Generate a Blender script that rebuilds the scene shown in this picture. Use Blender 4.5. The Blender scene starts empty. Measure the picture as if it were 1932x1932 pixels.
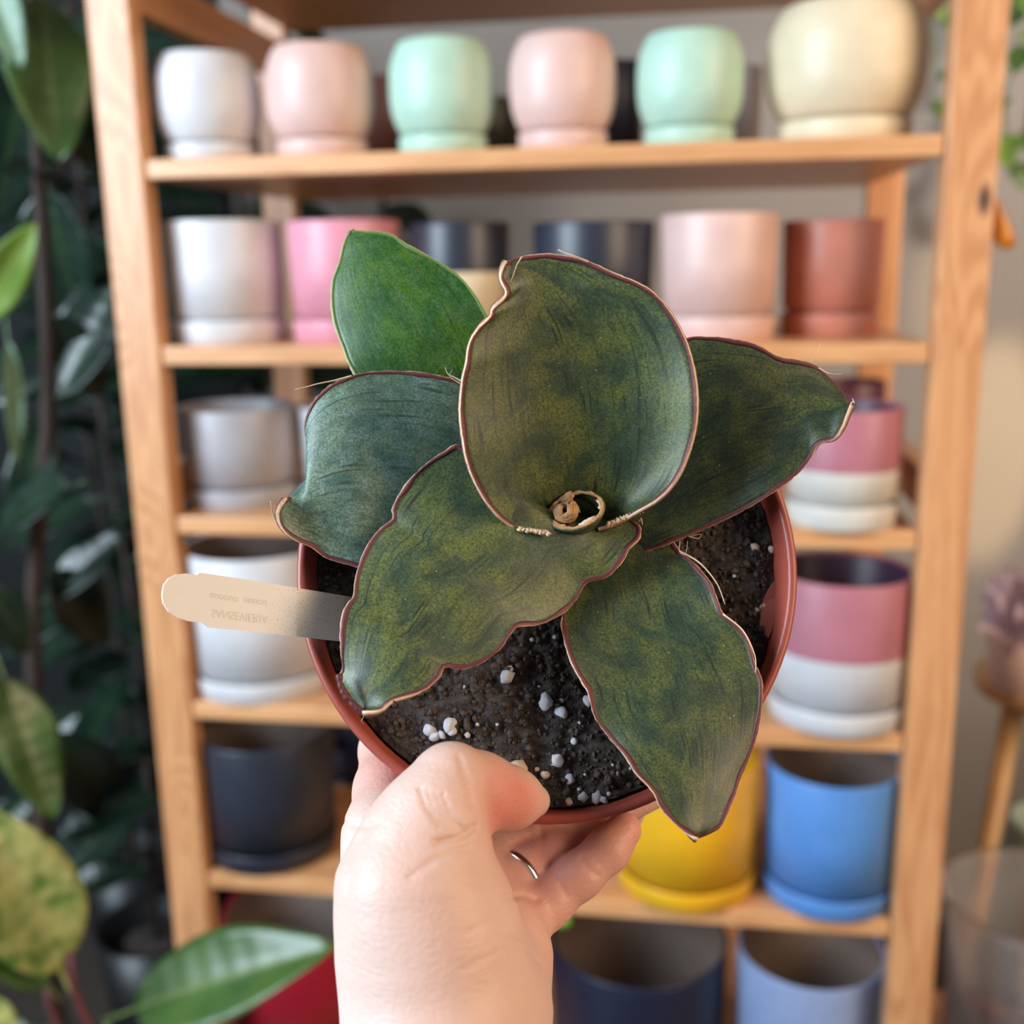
import bpy, math, random
import numpy as np
from mathutils import Vector, Matrix, noise as mnoise

random.seed(7); np.random.seed(7)
scene = bpy.context.scene
COL = scene.collection

# ------------------------------------------------------------------ camera
FPX = 2079.0
Z1 = 1.45
CAM = np.array([0.5396, -1.0866, Z1 - 0.1045])
YAW, PITCH, ROLL = 0.1556, 0.2248, -0.0167
_f = np.array([-math.sin(YAW)*math.cos(PITCH), math.cos(YAW)*math.cos(PITCH), -math.sin(PITCH)])
_r0 = np.array([math.cos(YAW), math.sin(YAW), 0.0]); _u0 = np.cross(_r0, _f)
_r = _r0*math.cos(ROLL) + _u0*math.sin(ROLL)
_u = -_r0*math.sin(ROLL) + _u0*math.cos(ROLL)
cam_d = bpy.data.cameras.new('camera'); cam = bpy.data.objects.new('camera', cam_d); COL.objects.link(cam)
cam.matrix_world = Matrix(((_r[0], _u[0], -_f[0], CAM[0]), (_r[1], _u[1], -_f[1], CAM[1]), (_r[2], _u[2], -_f[2], CAM[2]), (0, 0, 0, 1)))
cam_d.sensor_width = 36.0; cam_d.sensor_height = 36.0; cam_d.lens = 36.0*FPX/1932.0
cam_d.clip_start = 0.02
cam_d.dof.use_dof = True; cam_d.dof.focus_distance = 0.320; cam_d.dof.aperture_fstop = 8.0
scene.camera = cam

# ------------------------------------------------------------------ light
w = bpy.data.worlds.new('world'); scene.world = w; w.use_nodes = True
bg = w.node_tree.nodes['Background']; bg.inputs[0].default_value = (0.86, 0.93, 1.0, 1); bg.inputs[1].default_value = 0.14

def area(name, loc, target, sx, sy, power, color):
    l = bpy.data.lights.new(name, 'AREA'); l.shape = 'RECTANGLE'; l.size = sx; l.size_y = sy
    l.energy = power; l.color = color
    o = bpy.data.objects.new(name, l); COL.objects.link(o); o.location = loc
    o.rotation_euler = (Vector(target) - Vector(loc)).to_track_quat('-Z', 'Y').to_euler(); return o
area('window_light_cool_assumed', (-1.25, -1.6, 1.95), (0.4, 0.0, 1.1), 1.1, 1.5, 95, (0.72, 0.86, 1.0))  # area lamp for an assumed, unseen window on the left
area('warm_light_assumed', (2.1, -1.2, 1.9), (0.75, 0.4, 1.1), 1.0, 1.4, 36, (1.0, 0.72, 0.48))  # lamp added for an assumed warm source out of view on the right

def spot(name, loc, target, power, color, cone, blend=0.3, r=0.02):
    l = bpy.data.lights.new(name, 'SPOT'); l.energy = power; l.color = color; l.spot_size = cone; l.spot_blend = blend
    l.shadow_soft_size = r
    o = bpy.data.objects.new(name, l); COL.objects.link(o); o.location = loc
    o.rotation_euler = (Vector(target) - Vector(loc)).to_track_quat('-Z', 'Y').to_euler(); return o

vs = scene.view_settings
vs.view_transform = 'Standard'; vs.look = 'None'; vs.gamma = 1.0; vs.use_curve_mapping = False; vs.exposure = 0.12

# ------------------------------------------------------------------ helpers
S = 1.075
def ray(px, py):
    return _f + _r*((px-966.0)/FPX) + _u*((966.0-py)/FPX)
def P(px, py, d):                       # world point at camera depth d behind a pixel
    return CAM + ray(px, py)*d
def onz(px, py, z):
    k = ray(px, py); return CAM + k*((z-CAM[2])/k[2])
def ony(px, py, y):
    k = ray(px, py); return CAM + k*((y-CAM[1])/k[1])

WY = 1.05                               # distance of the back wall plane
# narrow spot lamps added in place of low sun, casting warm streaks on the wall
s1 = spot('sun_streak_spot_added', (2.2, -1.3, 2.2), ony(1868, 850, WY), 420, (1.0, .72, .38), math.radians(9), .6); s1.scale = (.45, 1, 1)
s2 = spot('sun_streak_spot_added', (2.2, -1.3, 2.3), ony(1765, 560, WY), 160, (1.0, .74, .42), math.radians(5), .6); s2.scale = (.35, 1, 1)
spot('wall_fill_added', (2.1, -.9, 2.1), (1.10, WY, 1.25), 170, (1.0, .86, .76), math.radians(42), .9, .15)  # added fill lamp, brightens the right part of the wall

def link(o, parent=None):
    COL.objects.link(o)
    if parent is not None:
        o.parent = parent
        o.matrix_parent_inverse = parent_inv(parent)
    return o
def parent_inv(p):
    m = Matrix.Identity(4); q = p
    chain = []
    while q is not None:
        chain.append(q); q = q.parent
    m = Matrix.Identity(4)
    for q in reversed(chain):
        m = m @ (q.matrix_parent_inverse if q.parent else Matrix.Identity(4)) @ q.matrix_basis
    return m.inverted()
def mesh_obj(name, verts, faces, mat=None, parent=None, smooth=True, uvs=None, mats=None, fmat=None):
    me = bpy.data.meshes.new(name)
    me.from_pydata([tuple(map(float, v)) for v in verts], [], [tuple(int(i) for i in f) for f in faces])
    if mats:
        for m in mats: me.materials.append(m)
        if fmat is not None: me.polygons.foreach_set('material_index', fmat)
    elif mat: me.materials.append(mat)
    if smooth: me.polygons.foreach_set('use_smooth', [True]*len(me.polygons))
    if uvs is not None:
        ul = me.uv_layers.new(name='UVMap')
        li = np.empty(len(me.loops), dtype=np.int32); me.loops.foreach_get('vertex_index', li)
        ul.data.foreach_set('uv', np.asarray(uvs, dtype=np.float32)[li].ravel())
    me.update()
    o = bpy.data.objects.new(name, me)
    return link(o, parent)
def empty(name, loc, label=None, cat=None, group=None):
    o = bpy.data.objects.new(name, None); o.empty_display_size = 0.02
    o.location = tuple(map(float, loc)); COL.objects.link(o)
    return tag(o, label, cat, group)
def tag(o, label=None, cat=None, group=None, kind=None):
    if label: o['label'] = label
    if cat: o['category'] = cat
    if group: o['group'] = group
    if kind: o['kind'] = kind
    return o
def add_bevel(o, wd, seg=2):
    m = o.modifiers.new('bevel', 'BEVEL'); m.width = wd; m.segments = seg; m.limit_method = 'ANGLE'
    return o
def box(name, lo, hi, mat, parent=None, bev=0.002):
    x0, y0, z0 = lo; x1, y1, z1 = hi
    v = [(x0,y0,z0),(x1,y0,z0),(x1,y1,z0),(x0,y1,z0),(x0,y0,z1),(x1,y0,z1),(x1,y1,z1),(x0,y1,z1)]
    f = [(0,3,2,1),(4,5,6,7),(0,1,5,4),(1,2,6,5),(2,3,7,6),(3,0,4,7)]
    o = mesh_obj(name, v, f, mat, parent, smooth=False)
    if bev: add_bevel(o, bev)
    return o
def lathe(name, prof, c, mat=None, parent=None, seg=48, mats=None, pmat=None, axis=None, closed=False):
    """prof: list of (r, z). Poles allowed where r == 0."""
    V = []; F = []; FM = []; c = np.array(c, float)
    if axis is None: ax, ay, az = np.eye(3)
    else: ax, ay, az = axis
    idx = []
    for (r, z) in prof:
        if r < 1e-7:
            idx.append([len(V)]*seg); V.append(c + az*z)
        else:
            row = []
            for k in range(seg):
                a = 2*math.pi*k/seg
                row.append(len(V)); V.append(c + ax*(r*math.cos(a)) + ay*(r*math.sin(a)) + az*z)
            idx.append(row)
    n = len(prof)
    for i in range(n-1 if not closed else n):
        a, b = idx[i], idx[(i+1) % n]
        for k in range(seg):
            k2 = (k+1) % seg
            q = [a[k], a[k2], b[k2], b[k]]
            qq = []
            for t in q:
                if t not in qq: qq.append(t)
            if len(qq) > 2: F.append(qq); FM.append(pmat[i] if pmat else 0)
    return mesh_obj(name, V, F, mat, parent, True, mats=mats, fmat=FM if mats else None)
def frames(pts):
    pts = [np.array(p, float) for p in pts]; out = []
    n0 = None
    for i in range(len(pts)):
        t = pts[min(i+1, len(pts)-1)] - pts[max(i-1, 0)]; t /= (np.linalg.norm(t)+1e-12)
        if n0 is None:
            h = np.array([0,0,1.0]) if abs(t[2]) < .9 else np.array([1.0,0,0])
            n0 = np.cross(t, h)
        n0 = n0 - t*np.dot(n0, t); n0 /= (np.linalg.norm(n0)+1e-12)
        out.append((pts[i], t, n0, np.cross(t, n0)))
    return out
def tube_data(pts, rad, seg=8):
    fr = frames(pts); V = []; F = []
    n = len(fr)
    for i, (p, t, a, b) in enumerate(fr):
        r = rad[i] if hasattr(rad, '__len__') else rad
        for k in range(seg):
            an = 2*math.pi*k/seg; V.append(p + a*(r*math.cos(an)) + b*(r*math.sin(an)))
    for i in range(n-1):
        for k in range(seg):
            k2 = (k+1) % seg
            F.append((i*seg+k, i*seg+k2, (i+1)*seg+k2, (i+1)*seg+k))
    F.append(tuple(range(seg-1, -1, -1))); F.append(tuple((n-1)*seg+k for k in range(seg)))
    return V, F
def tube(name, pts, rad, mat, parent=None, seg=8):
    V, F = tube_data(pts, rad, seg); return mesh_obj(name, V, F, mat, parent)
def catmull(pts, n, closed=False):
    pts = np.array(pts, float)
    m = len(pts)
    P_ = np.vstack([2*pts[0]-pts[1], pts, 2*pts[-1]-pts[-2]])
    dense = []
    for i in range(m-1):
        p0, p1, p2, p3 = P_[i:i+4]
        for t in np.linspace(0, 1, 16, endpoint=False):
            dense.append(.5*((2*p1)+(-p0+p2)*t+(2*p0-5*p1+4*p2-p3)*t*t+(-p0+3*p1-3*p2+p3)*t**3))
    dense.append(pts[-1]); dense = np.array(dense)
    s = np.concatenate([[0], np.cumsum(np.linalg.norm(np.diff(dense, axis=0), axis=1))]); s /= s[-1]
    q = np.linspace(0, 1, n)
    return np.stack([np.interp(q, s, dense[:, k]) for k in range(dense.shape[1])], -1)

# ------------------------------------------------------------------ materials
class NT:
    def __init__(s, name):
        s.m = bpy.data.materials.new(name); s.m.use_nodes = True
        s.t = s.m.node_tree; s.b = s.t.nodes['Principled BSDF']
    def n(s, typ, **kw):
        nd = s.t.nodes.new(typ)
        for k, v in kw.items():
            if k.startswith('i_'): nd.inputs[k[2:].replace('_', ' ')].default_value = v
            else: setattr(nd, k, v)
        return nd
    def l(s, a, b): s.t.links.new(a, b)
    def coord(s, kind='Object', scale=(1,1,1), loc=(0,0,0)):
        tc = s.n('ShaderNodeTexCoord'); mp = s.n('ShaderNodeMapping')
        mp.inputs['Scale'].default_value = scale; mp.inputs['Location'].default_value = loc
        s.l(tc.outputs[kind], mp.inputs['Vector']); return mp.outputs[0]
    def noise(s, vec, scale=5, detail=4, rough=.5, dist=0):
        nd = s.n('ShaderNodeTexNoise'); nd.inputs['Scale'].default_value = scale; nd.inputs['Detail'].default_value = detail
        nd.inputs['Roughness'].default_value = rough; nd.inputs['Distortion'].default_value = dist
        s.l(vec, nd.inputs['Vector']); return nd.outputs[0]
    def ramp(s, fac, stops, interp='LINEAR'):
        nd = s.n('ShaderNodeValToRGB'); nd.color_ramp.interpolation = interp
        e = nd.color_ramp.elements
        while len(e) > 1: e.remove(e[0])
        e[0].position = stops[0][0]; e[0].color = (*stops[0][1], 1) if hasattr(stops[0][1], '__len__') else (stops[0][1],)*3+(1,)
        for p, c in stops[1:]:
            q = e.new(p); q.color = (*c, 1) if hasattr(c, '__len__') else (c, c, c, 1)
        s.l(fac, nd.inputs[0]); return nd.outputs[0]
    def mix(s, fac, a, b, mode='MIX'):
        nd = s.n('ShaderNodeMix', data_type='RGBA', blend_type=mode)
        for sock, v in ((nd.inputs[0], fac), (nd.inputs[6], a), (nd.inputs[7], b)):
            if hasattr(v, 'links'): s.l(v, sock)
            elif hasattr(v, '__len__'): sock.default_value = (*v, 1) if len(v) == 3 else v
            else: sock.default_value = v
        return nd.outputs[2]
    def bump(s, h, strength=.3, dist=.001):
        nd = s.n('ShaderNodeBump'); nd.inputs['Strength'].default_value = strength; nd.inputs['Distance'].default_value = dist
        s.l(h, nd.inputs['Height']); s.l(nd.outputs[0], s.b.inputs['Normal'])
    def col(s, c):
        if hasattr(c, 'links'): s.l(c, s.b.inputs['Base Color'])
        else: s.b.inputs['Base Color'].default_value = (*c, 1)
    def set(s, **kw):
        for k, v in kw.items(): s.b.inputs[k.replace('_', ' ')].default_value = v
        return s.m

def lin(r, g, b):
    f = lambda c: (c/255/12.92) if c/255 <= .04045 else ((c/255+.055)/1.055)**2.4
    return (f(r), f(g), f(b))
def paint(name, c, rough=.42, var=.06, coat=0.0):
    n = NT(name); v = n.coord('Object')
    f = n.noise(v, 30, 3)
    n.col(n.mix(n.ramp(f, [(.3, 0.0), (.7, 1.0)]), tuple(x*(1-var) for x in c), tuple(min(1, x*(1+var)) for x in c)))
    n.bump(n.noise(v, 350, 2), .05, .0004)
    return n.set(Roughness=rough, Coat_Weight=coat, Coat_Roughness=.3)
def wood(name, along, light, dark, knots=()):
    n = NT(name)
    sc = {'x': (1.2, 14, 14), 'y': (14, 1.2, 14), 'z': (14, 14, 1.2)}[along]
    v = n.coord('Object', sc)
    big = n.noise(v, 2.2, 3, .5, .6)
    wv = n.n('ShaderNodeMath', operation='MULTIPLY'); n.l(big, wv.inputs[0]); wv.inputs[1].default_value = 34.0
    grain_in = wv.outputs[0]
    kmask = None
    for (kx, ky, kz, kr) in knots:
        tc = n.n('ShaderNodeTexCoord'); sub = n.n('ShaderNodeVectorMath', operation='SUBTRACT')
        n.l(tc.outputs['Object'], sub.inputs[0]); sub.inputs[1].default_value = (kx, ky, kz)
        mul = n.n('ShaderNodeVectorMath', operation='MULTIPLY'); n.l(sub.outputs[0], mul.inputs[0])
        mul.inputs[1].default_value = (1, .3, .42)
        ln = n.n('ShaderNodeVectorMath', operation='LENGTH'); n.l(mul.outputs[0], ln.inputs[0])
        rings = n.n('ShaderNodeMapRange'); n.l(ln.outputs['Value'], rings.inputs[0])
        rings.inputs[1].default_value = 0; rings.inputs[2].default_value = kr*7; rings.inputs[3].default_value = 22; rings.inputs[4].default_value = 0
        ad = n.n('ShaderNodeMath', operation='ADD'); n.l(grain_in, ad.inputs[0]); n.l(rings.outputs[0], ad.inputs[1]); grain_in = ad.outputs[0]
        km = n.n('ShaderNodeMapRange'); n.l(ln.outputs['Value'], km.inputs[0])
        km.inputs[1].default_value = kr*.75; km.inputs[2].default_value = kr*1.15; km.inputs[3].default_value = 1; km.inputs[4].default_value = 0
        if kmask is None: kmask = km.outputs[0]
        else:
            mx = n.n('ShaderNodeMath', operation='MAXIMUM'); n.l(kmask, mx.inputs[0]); n.l(km.outputs[0], mx.inputs[1]); kmask = mx.outputs[0]
    sn = n.n('ShaderNodeMath', operation='SINE'); n.l(grain_in, sn.inputs[0])
    mr = n.n('ShaderNodeMapRange'); n.l(sn.outputs[0], mr.inputs[0]); mr.inputs[1].default_value = -1; mr.inputs[2].default_value = 1
    fine = n.noise(n.coord('Object', tuple(x*4 for x in sc)), 6, 3)
    c = n.mix(mr.outputs[0], dark, light)
    c = n.mix(.35, c, n.mix(n.ramp(fine, [(.3, 0.), (.7, 1.)]), dark, light))
    if kmask is not None: c = n.mix(kmask, c, (.06, .03, .025))
    n.col(c); n.bump(fine, .12, .0006)
    return n.set(Roughness=.40, Coat_Weight=.3, Coat_Roughness=.3)

PINE_L, PINE_D = (.70, .36, .165), (.50, .215, .085)
M = {}
M['wood_x'] = wood('pine_board', 'x', (.74, .40, .185), (.57, .27, .11))
M['wood_y'] = wood('pine_rail', 'y', PINE_L, PINE_D)
M['wood_z'] = wood('pine_post', 'z', PINE_L, PINE_D, knots=[(-.012, -.02, 1.545, .006), (-.03, -.02, 1.06, .004), (-.012, -.02, .74, .004), (-.04, -.02, 1.30, .004)])
M['wood_z2'] = wood('pine_post_knotty', 'z', PINE_L, PINE_D, knots=[(.806, -.02, 1.392, .0085)])
M['stool_wood'] = wood('stool_wood', 'z', (.72, .45, .20), (.55, .30, .12))

def wall_mat(name, c):
    n = NT(name); v = n.coord('Object')
    n.col(n.mix(n.noise(v, 3, 4), tuple(x*.92 for x in c), c)); n.bump(n.noise(v, 220, 3), .15, .001)
    return n.set(Roughness=.85)
M['wall'] = wall_mat('wall_plaster', (.27, .245, .222)); M['wall_shade'] = wall_mat('wall_painted_shade', (.006, .008, .008))  # the near-black one is shade put into the colour
nf = NT('floor_boards'); v = nf.coord('Object', (1, 8, 1)); nf.col(nf.mix(nf.noise(v, 4, 4), (.05, .038, .03), (.09, .07, .055))); M['floor'] = nf.set(Roughness=.5)

def leaf_mat(name, dark, olive, sheen, streak=1.0, speck=1.0, rough=.42, trans=None, blot=(5.0, 3.2)):
    n = NT(name)
    uv = n.n('ShaderNodeUVMap'); uv.uv_map = 'UVMap'
    def uvmap(su, sv, off=0):
        mp = n.n('ShaderNodeMapping'); mp.inputs['Scale'].default_value = (su, sv, 1); mp.inputs['Location'].default_value = (off, off*.7, 0)
        n.l(uv.outputs[0], mp.inputs[0]); return mp.outputs[0]
    obj = n.coord('Object')
    b1 = n.noise(uvmap(*blot), 1.6, 6, .62, .5)
    b2 = n.noise(uvmap(9, 8, 3.1), 1.6, 6, .68, .3)
    c = n.mix(n.ramp(b1, [(.40, 0.), (.60, 1.)]), dark, olive)
    c = n.mix(n.ramp(b2, [(.42, 0.), (.70, .75)]), c, sheen)
    st = n.noise(uvmap(5.0, 46, 1.3), 1.0, 2, .4, .25)
    sm = n.ramp(st, [(.57, 0.), (.65, .85*streak)])
    st_gate = n.ramp(n.noise(uvmap(6, 4, 8.0), 1.2, 2), [(.44, 0.), (.58, 1.)])
    sg = n.n('ShaderNodeMath', operation='MULTIPLY'); n.l(sm, sg.inputs[0]); n.l(st_gate, sg.inputs[1])
    c = n.mix(sg.outputs[0], c, tuple(x*.38 for x in dark))
    g = n.noise(obj, 1500, 4, .75)
    c = n.mix(n.ramp(g, [(.38, .8), (.60, 0.)]), c, tuple(x*.35 for x in dark))
    vo = n.n('ShaderNodeTexVoronoi'); vo.inputs['Scale'].default_value = 420; n.l(obj, vo.inputs['Vector'])
    sp = n.ramp(vo.outputs['Distance'], [(.05, .75*speck), (.11, 0.)])
    vg = n.ramp(n.noise(obj, 200, 2), [(.55, 0.), (.62, 1.)])
    s2 = n.n('ShaderNodeMath', operation='MULTIPLY'); n.l(sp, s2.inputs[0]); n.l(vg, s2.inputs[1])
    c = n.mix(s2.outputs[0], c, (.42, .45, .36))
    n.col(c)
    hb = n.n('ShaderNodeMath', operation='ADD'); n.l(n.noise(uvmap(3, 46, .4), 1.0, 2), hb.inputs[0])
    hm = n.n('ShaderNodeMath', operation='MULTIPLY'); n.l(g, hm.inputs[0]); hm.inputs[1].default_value = .7; n.l(hm.outputs[0], hb.inputs[1])
    n.bump(hb.outputs[0], .13, .0010)
    m = n.set(Roughness=rough, Specular_IOR_Level=.5, Coat_Weight=.10, Coat_Roughness=.45)
    if trans: n.set(Transmission_Weight=0.0, Subsurface_Weight=trans, Subsurface_Scale=.002)
    return m
M['leaf_fg'] = leaf_mat('whale_fin_leaf', (.040, .068, .034), (.165, .190, .036), (.085, .135, .070))
M['leaf_c'] = leaf_mat('whale_fin_leaf_painted_sheen', (.075, .155, .118), (.160, .240, .130), (.280, .390, .330))  # lighter tones carry the reflected sky sheen as colour
M['leaf_d'] = leaf_mat('whale_fin_leaf_deep', (.026, .048, .024), (.110, .130, .030), (.050, .085, .046))
M['leaf_e'] = leaf_mat('whale_fin_leaf_bright', (.022, .115, .018), (.075, .190, .008), (.115, .190, .085), streak=.7, speck=.2, rough=.36, trans=.15, blot=(3.0, 2.4))
# margin: UV.v 0 = leaf side, 1 = outer edge
def margin_mat(name, inner, mid, outer):
    n = NT(name); uv = n.n('ShaderNodeUVMap'); uv.uv_map = 'UVMap'
    sx = n.n('ShaderNodeSeparateXYZ'); n.l(uv.outputs[0], sx.inputs[0])
    obj = n.coord('Object'); nz = n.noise(obj, 500, 4, .7)
    wob = n.n('ShaderNodeMath', operation='MULTIPLY_ADD'); n.l(nz, wob.inputs[0]); wob.inputs[1].default_value = .30; n.l(sx.outputs[1], wob.inputs[2])
    n.col(n.ramp(wob.outputs[0], [(.35, inner), (.66, mid), (.85, tuple(a*.55+b*.45 for a, b in zip(mid, outer))), (.98, outer)]))
    n.bump(n.noise(obj, 900, 3), .3, .0006)
    return n.set(Roughness=.55)
M['margin'] = margin_mat('leaf_margin_red', (.10, .020, .024), (.21, .050, .038), (.78, .58, .38))
M['margin_e'] = margin_mat('leaf_margin_green', (.07, .17, .014), (.34, .33, .12), (.82, .68, .54))
n = NT('dry_fibre'); n.col(n.mix(n.noise(n.coord('Object'), 300, 3), (.52, .30, .15), (.85, .70, .52))); M['fibre'] = n.set(Roughness=.7)
n = NT('dry_bract'); n.col(n.mix(n.noise(n.coord('Object'), 420, 4, .7), (.26, .11, .04), (.70, .44, .21))); n.bump(n.noise(n.coord('Object'), 700, 3), .6, .001); M['bract'] = n.set(Roughness=.75)
n = NT('soil'); o_ = n.coord('Object')
c_ = n.mix(n.ramp(n.noise(o_, 420, 6, .7), [(.36, 0.), (.66, 1.)]), (.012, .009, .008), (.150, .115, .100))
c_ = n.mix(n.ramp(n.noise(o_, 60, 3), [(.45, 0.), (.75, .6)]), c_, (.042, .020, .012))
vo_ = n.n('ShaderNodeTexVoronoi'); vo_.inputs['Scale'].default_value = 330; n.l(o_, vo_.inputs['Vector'])
c_ = n.mix(n.ramp(vo_.outputs['Distance'], [(.06, .6), (.13, 0.)]), c_, (.20, .17, .15))
n.col(c_); n.bump(n.noise(o_, 900, 6, .75), .9, .0022); M['soil'] = n.set(Roughness=.9)
n = NT('soil_crumb'); n.col(n.mix(n.noise(n.coord('Object'), 500, 4), (.018, .012, .010), (.120, .085, .065))); M['crumb'] = n.set(Roughness=.9)
n = NT('perlite'); n.col(n.mix(n.ramp(n.noise(n.coord('Object'), 700, 4, .7), [(.3, 0.), (.5, 1.)]), (.30, .27, .27), (.80, .80, .84))); n.bump(n.noise(n.coord('Object'), 900, 3), .6, .0008); M['perlite'] = n.set(Roughness=.8)
n = NT('tan_pumice'); n.col(n.mix(n.ramp(n.noise(n.coord('Object'), 600, 4, .7), [(.33, 0.), (.5, 1.)]), (.22, .13, .08), (.68, .50, .37))); M['tan'] = n.set(Roughness=.85)
n = NT('terracotta_plastic'); n.col(n.mix(n.noise(n.coord('Object'), 40, 4), (.30, .060, .040), (.38, .080, .052))); n.bump(n.noise(n.coord('Object'), 600, 2), .08, .0005); M['nursery'] = n.set(Roughness=.38)
n = NT('tag_plastic'); o_ = n.coord('UV')
dirt = n.ramp(n.noise(n.coord('UV', (60, 26, 1)), 1.6, 5, .72), [(.57, 0.), (.66, 1.)])
sx = n.n('ShaderNodeSeparateXYZ'); n.l(o_, sx.inputs[0])
gate = n.ramp(sx.outputs[0], [(.42, 0.), (.62, .75)])
dm = n.n('ShaderNodeMath', operation='MULTIPLY'); n.l(dirt, dm.inputs[0]); n.l(gate, dm.inputs[1])
c_ = n.mix(n.noise(n.coord('UV', (8, 3, 1)), 2, 3), (.84, .82, .77), (.90, .88, .84))
c_ = n.mix(dm.outputs[0], c_, (.07, .05, .045)); n.col(c_); M['tag'] = n.set(Roughness=.4)
n = NT('tag_ghost_ink'); n.col((.74, .68, .59)); M['ink'] = n.set(Roughness=.5)
n = NT('silver'); n.col((.78, .76, .74)); n.bump(n.noise(n.coord('Object'), 300, 2), .05, .0003); M['silver'] = n.set(Metallic=1.0, Roughness=.22)
# skin: vertex colour 'tint' (r = redness, g = paleness)
n = NT('skin'); at = n.n('ShaderNodeAttribute'); at.attribute_name = 'tint'
ss = n.n('ShaderNodeSeparateColor'); n.l(at.outputs['Color'], ss.inputs[0]); o_ = n.coord('Object')
c_ = n.mix(n.noise(o_, 90, 4), (.67, .42, .335), (.75, .51, .42))
c_ = n.mix(ss.outputs[1], c_, (.80, .60, .52)); c_ = n.mix(ss.outputs[0], c_, (.66, .21, .16))
n.col(c_)
wr = n.noise(n.coord('Object', (1, 1, 1)), 700, 3, .6); wr2 = n.noise(n.coord('Object', (90, 90, 260)), 4, 3)
ad = n.n('ShaderNodeMath', operation='ADD'); n.l(wr, ad.inputs[0]); n.l(wr2, ad.inputs[1]); n.bump(ad.outputs[0], .28, .0007)
n.b.inputs['Subsurface Radius'].default_value = (1.0, .35, .2)
M['skin'] = n.set(Roughness=.45, Subsurface_Weight=.15, Subsurface_Scale=.004, Specular_IOR_Level=.4)

# ------------------------------------------------------------------ room
box('wall_back', (-2.5, WY, 0), (3.0, WY+.1, 3.0), M['wall'], bev=0); tag(bpy.data.objects['wall_back'], 'pale beige plaster wall behind the shelf', None, kind='structure')
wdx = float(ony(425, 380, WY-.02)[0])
box('wall_left_shade', (-2.4, WY-.02, 0), (wdx, WY-.001, 3.0), M['wall_shade'], bev=0); tag(bpy.data.objects['wall_left_shade'], 'near-black panel added as painted shade behind the foliage', None, kind='structure')  # panel added to stand for the deep shade between the leaves
box('floor', (-2.5, -3.0, -.05), (3.0, WY, 0), M['floor'], bev=0); tag(bpy.data.objects['floor'], 'dark wooden floor', None, kind='structure')

# ------------------------------------------------------------------ shelf unit
ZS = [Z1, Z1-.1867, Z1-.369, Z1-.5828, Z1-.7954, Z1-1.085]
TH = .019; DEP = .467; PW = .046; PD = .027; W = .77
shelf = empty('shelf_unit', (W/2, DEP/2, 0), 'tall open pine shelf unit filled with colourful plant pots', 'shelf')
ztop = Z1 + .222
for i, (x0, x1) in enumerate(((-PW, 0), (W, W+PW))):
    for j, (y0, y1) in enumerate(((0, PD), (DEP-PD, DEP))):
        box('post', (x0, y0, 0), (x1, y1, 1.78), M['wood_z2'] if (i and not j) else M['wood_z'], shelf, .003)
for k, z in enumerate([ztop] + ZS + [.12]):
    box('shelf_board', (.0015, .003, z-TH), (W-.0015, DEP-.003, z), M['wood_x'], shelf, .002)
for x0, x1 in ((-PW+.012, -.012), (W+.012, W+PW-.012)):
    for z in (ztop-.075, ZS[2]+.004, .2):
        box('side_rail', (x0, PD, z), (x1, DEP-PD, z+.045), M['wood_y'], shelf, .002)
st = lathe('price_sticker', [(0, 0), (.0085, 0), (.0085, .0004), (0, .0004)], onz(1062, 1742, ZS[4]-.006)*0 + np.array(ony(1062, 1738, .0026)), paint('sticker_green', (.22, .62, .06)), shelf, 24,
           axis=(np.array([1., 0, 0]), np.array([0, 0, 1.]), np.array([0, -1., 0])))

# ------------------------------------------------------------------ pots on the shelf
def solve_pot(l, r, top, k, base=None, yf=None):
    cxp = (l+r)/2; z = ZS[k]
    if yf is None: yf = onz(cxp, base, z)[1]
    R = .05
    for _ in range(8):
        a = ony(l, top+15, yf+R); b = ony(r, top+15, yf+R); R = (b[0]-a[0])/2*.995
    x = (a[0]+b[0])/2
    ztop_ = ony(cxp, top, yf)[2]
    return x, yf+R, z, R, ztop_-z
def cyl_prof(R, H, t, sau, band=None):
    b0 = sau*.45
    outer = [(0, b0), (R*.87, b0), (R*.87, sau+.0034), (R*.955, sau+.0050)]
    if band: outer += [(R*.96+(R-R*.96)*band, b0+(H-b0)*band)]*1
    else: outer += [(R*.975, (sau+H)/2)]
    outer += [(R*.995, H-.002), (R-.0012, H), (R-t+.001, H), (R-t, H-.003), (R*.90-t, b0+.006), (0, b0+.006)]
    return outer
def saucer_prof(R, h):
    return [(0, 0), (R*.93, 0), (R*.955, .0015), (R*.985, h-.002), (R*.975, h), (R*.948, h), (R*.945, h*.4), (0, h*.4)]
def cyl_pot(label, l, r, top, k, mat, base=None, yf=None, inside=None, low=None, band=None, sau=.2, group=None, seg=56):
    x, y, z, R, H = solve_pot(l, r, top, k, base, yf)
    o = empty('planter', (x, y, z), label, 'plant pot', group)
    sh = min(H*sau, .024)
    b0 = sh*.45; t = .005
    prof = cyl_prof(R, H, t, sh, band)
    nb = 1 if band else 0
    mats = [mat, inside or mat, low or mat]
    pm = []
    for i in range(len(prof)-1):
        if i < 3 and low and i <= 2: pm.append(2)
        elif i >= len(prof)-3: pm.append(1)
        else: pm.append(0)
    if low: pm = [2, 2, 2, 2] + [0]*(len(prof)-1-4-2) + [1, 1]
    lathe('pot_body', prof, (x, y, z), None, o, seg, mats=mats, pmat=pm)
    lathe('saucer', saucer_prof(R, sh), (x, y, z), low or mat, o, seg)
    return o
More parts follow.
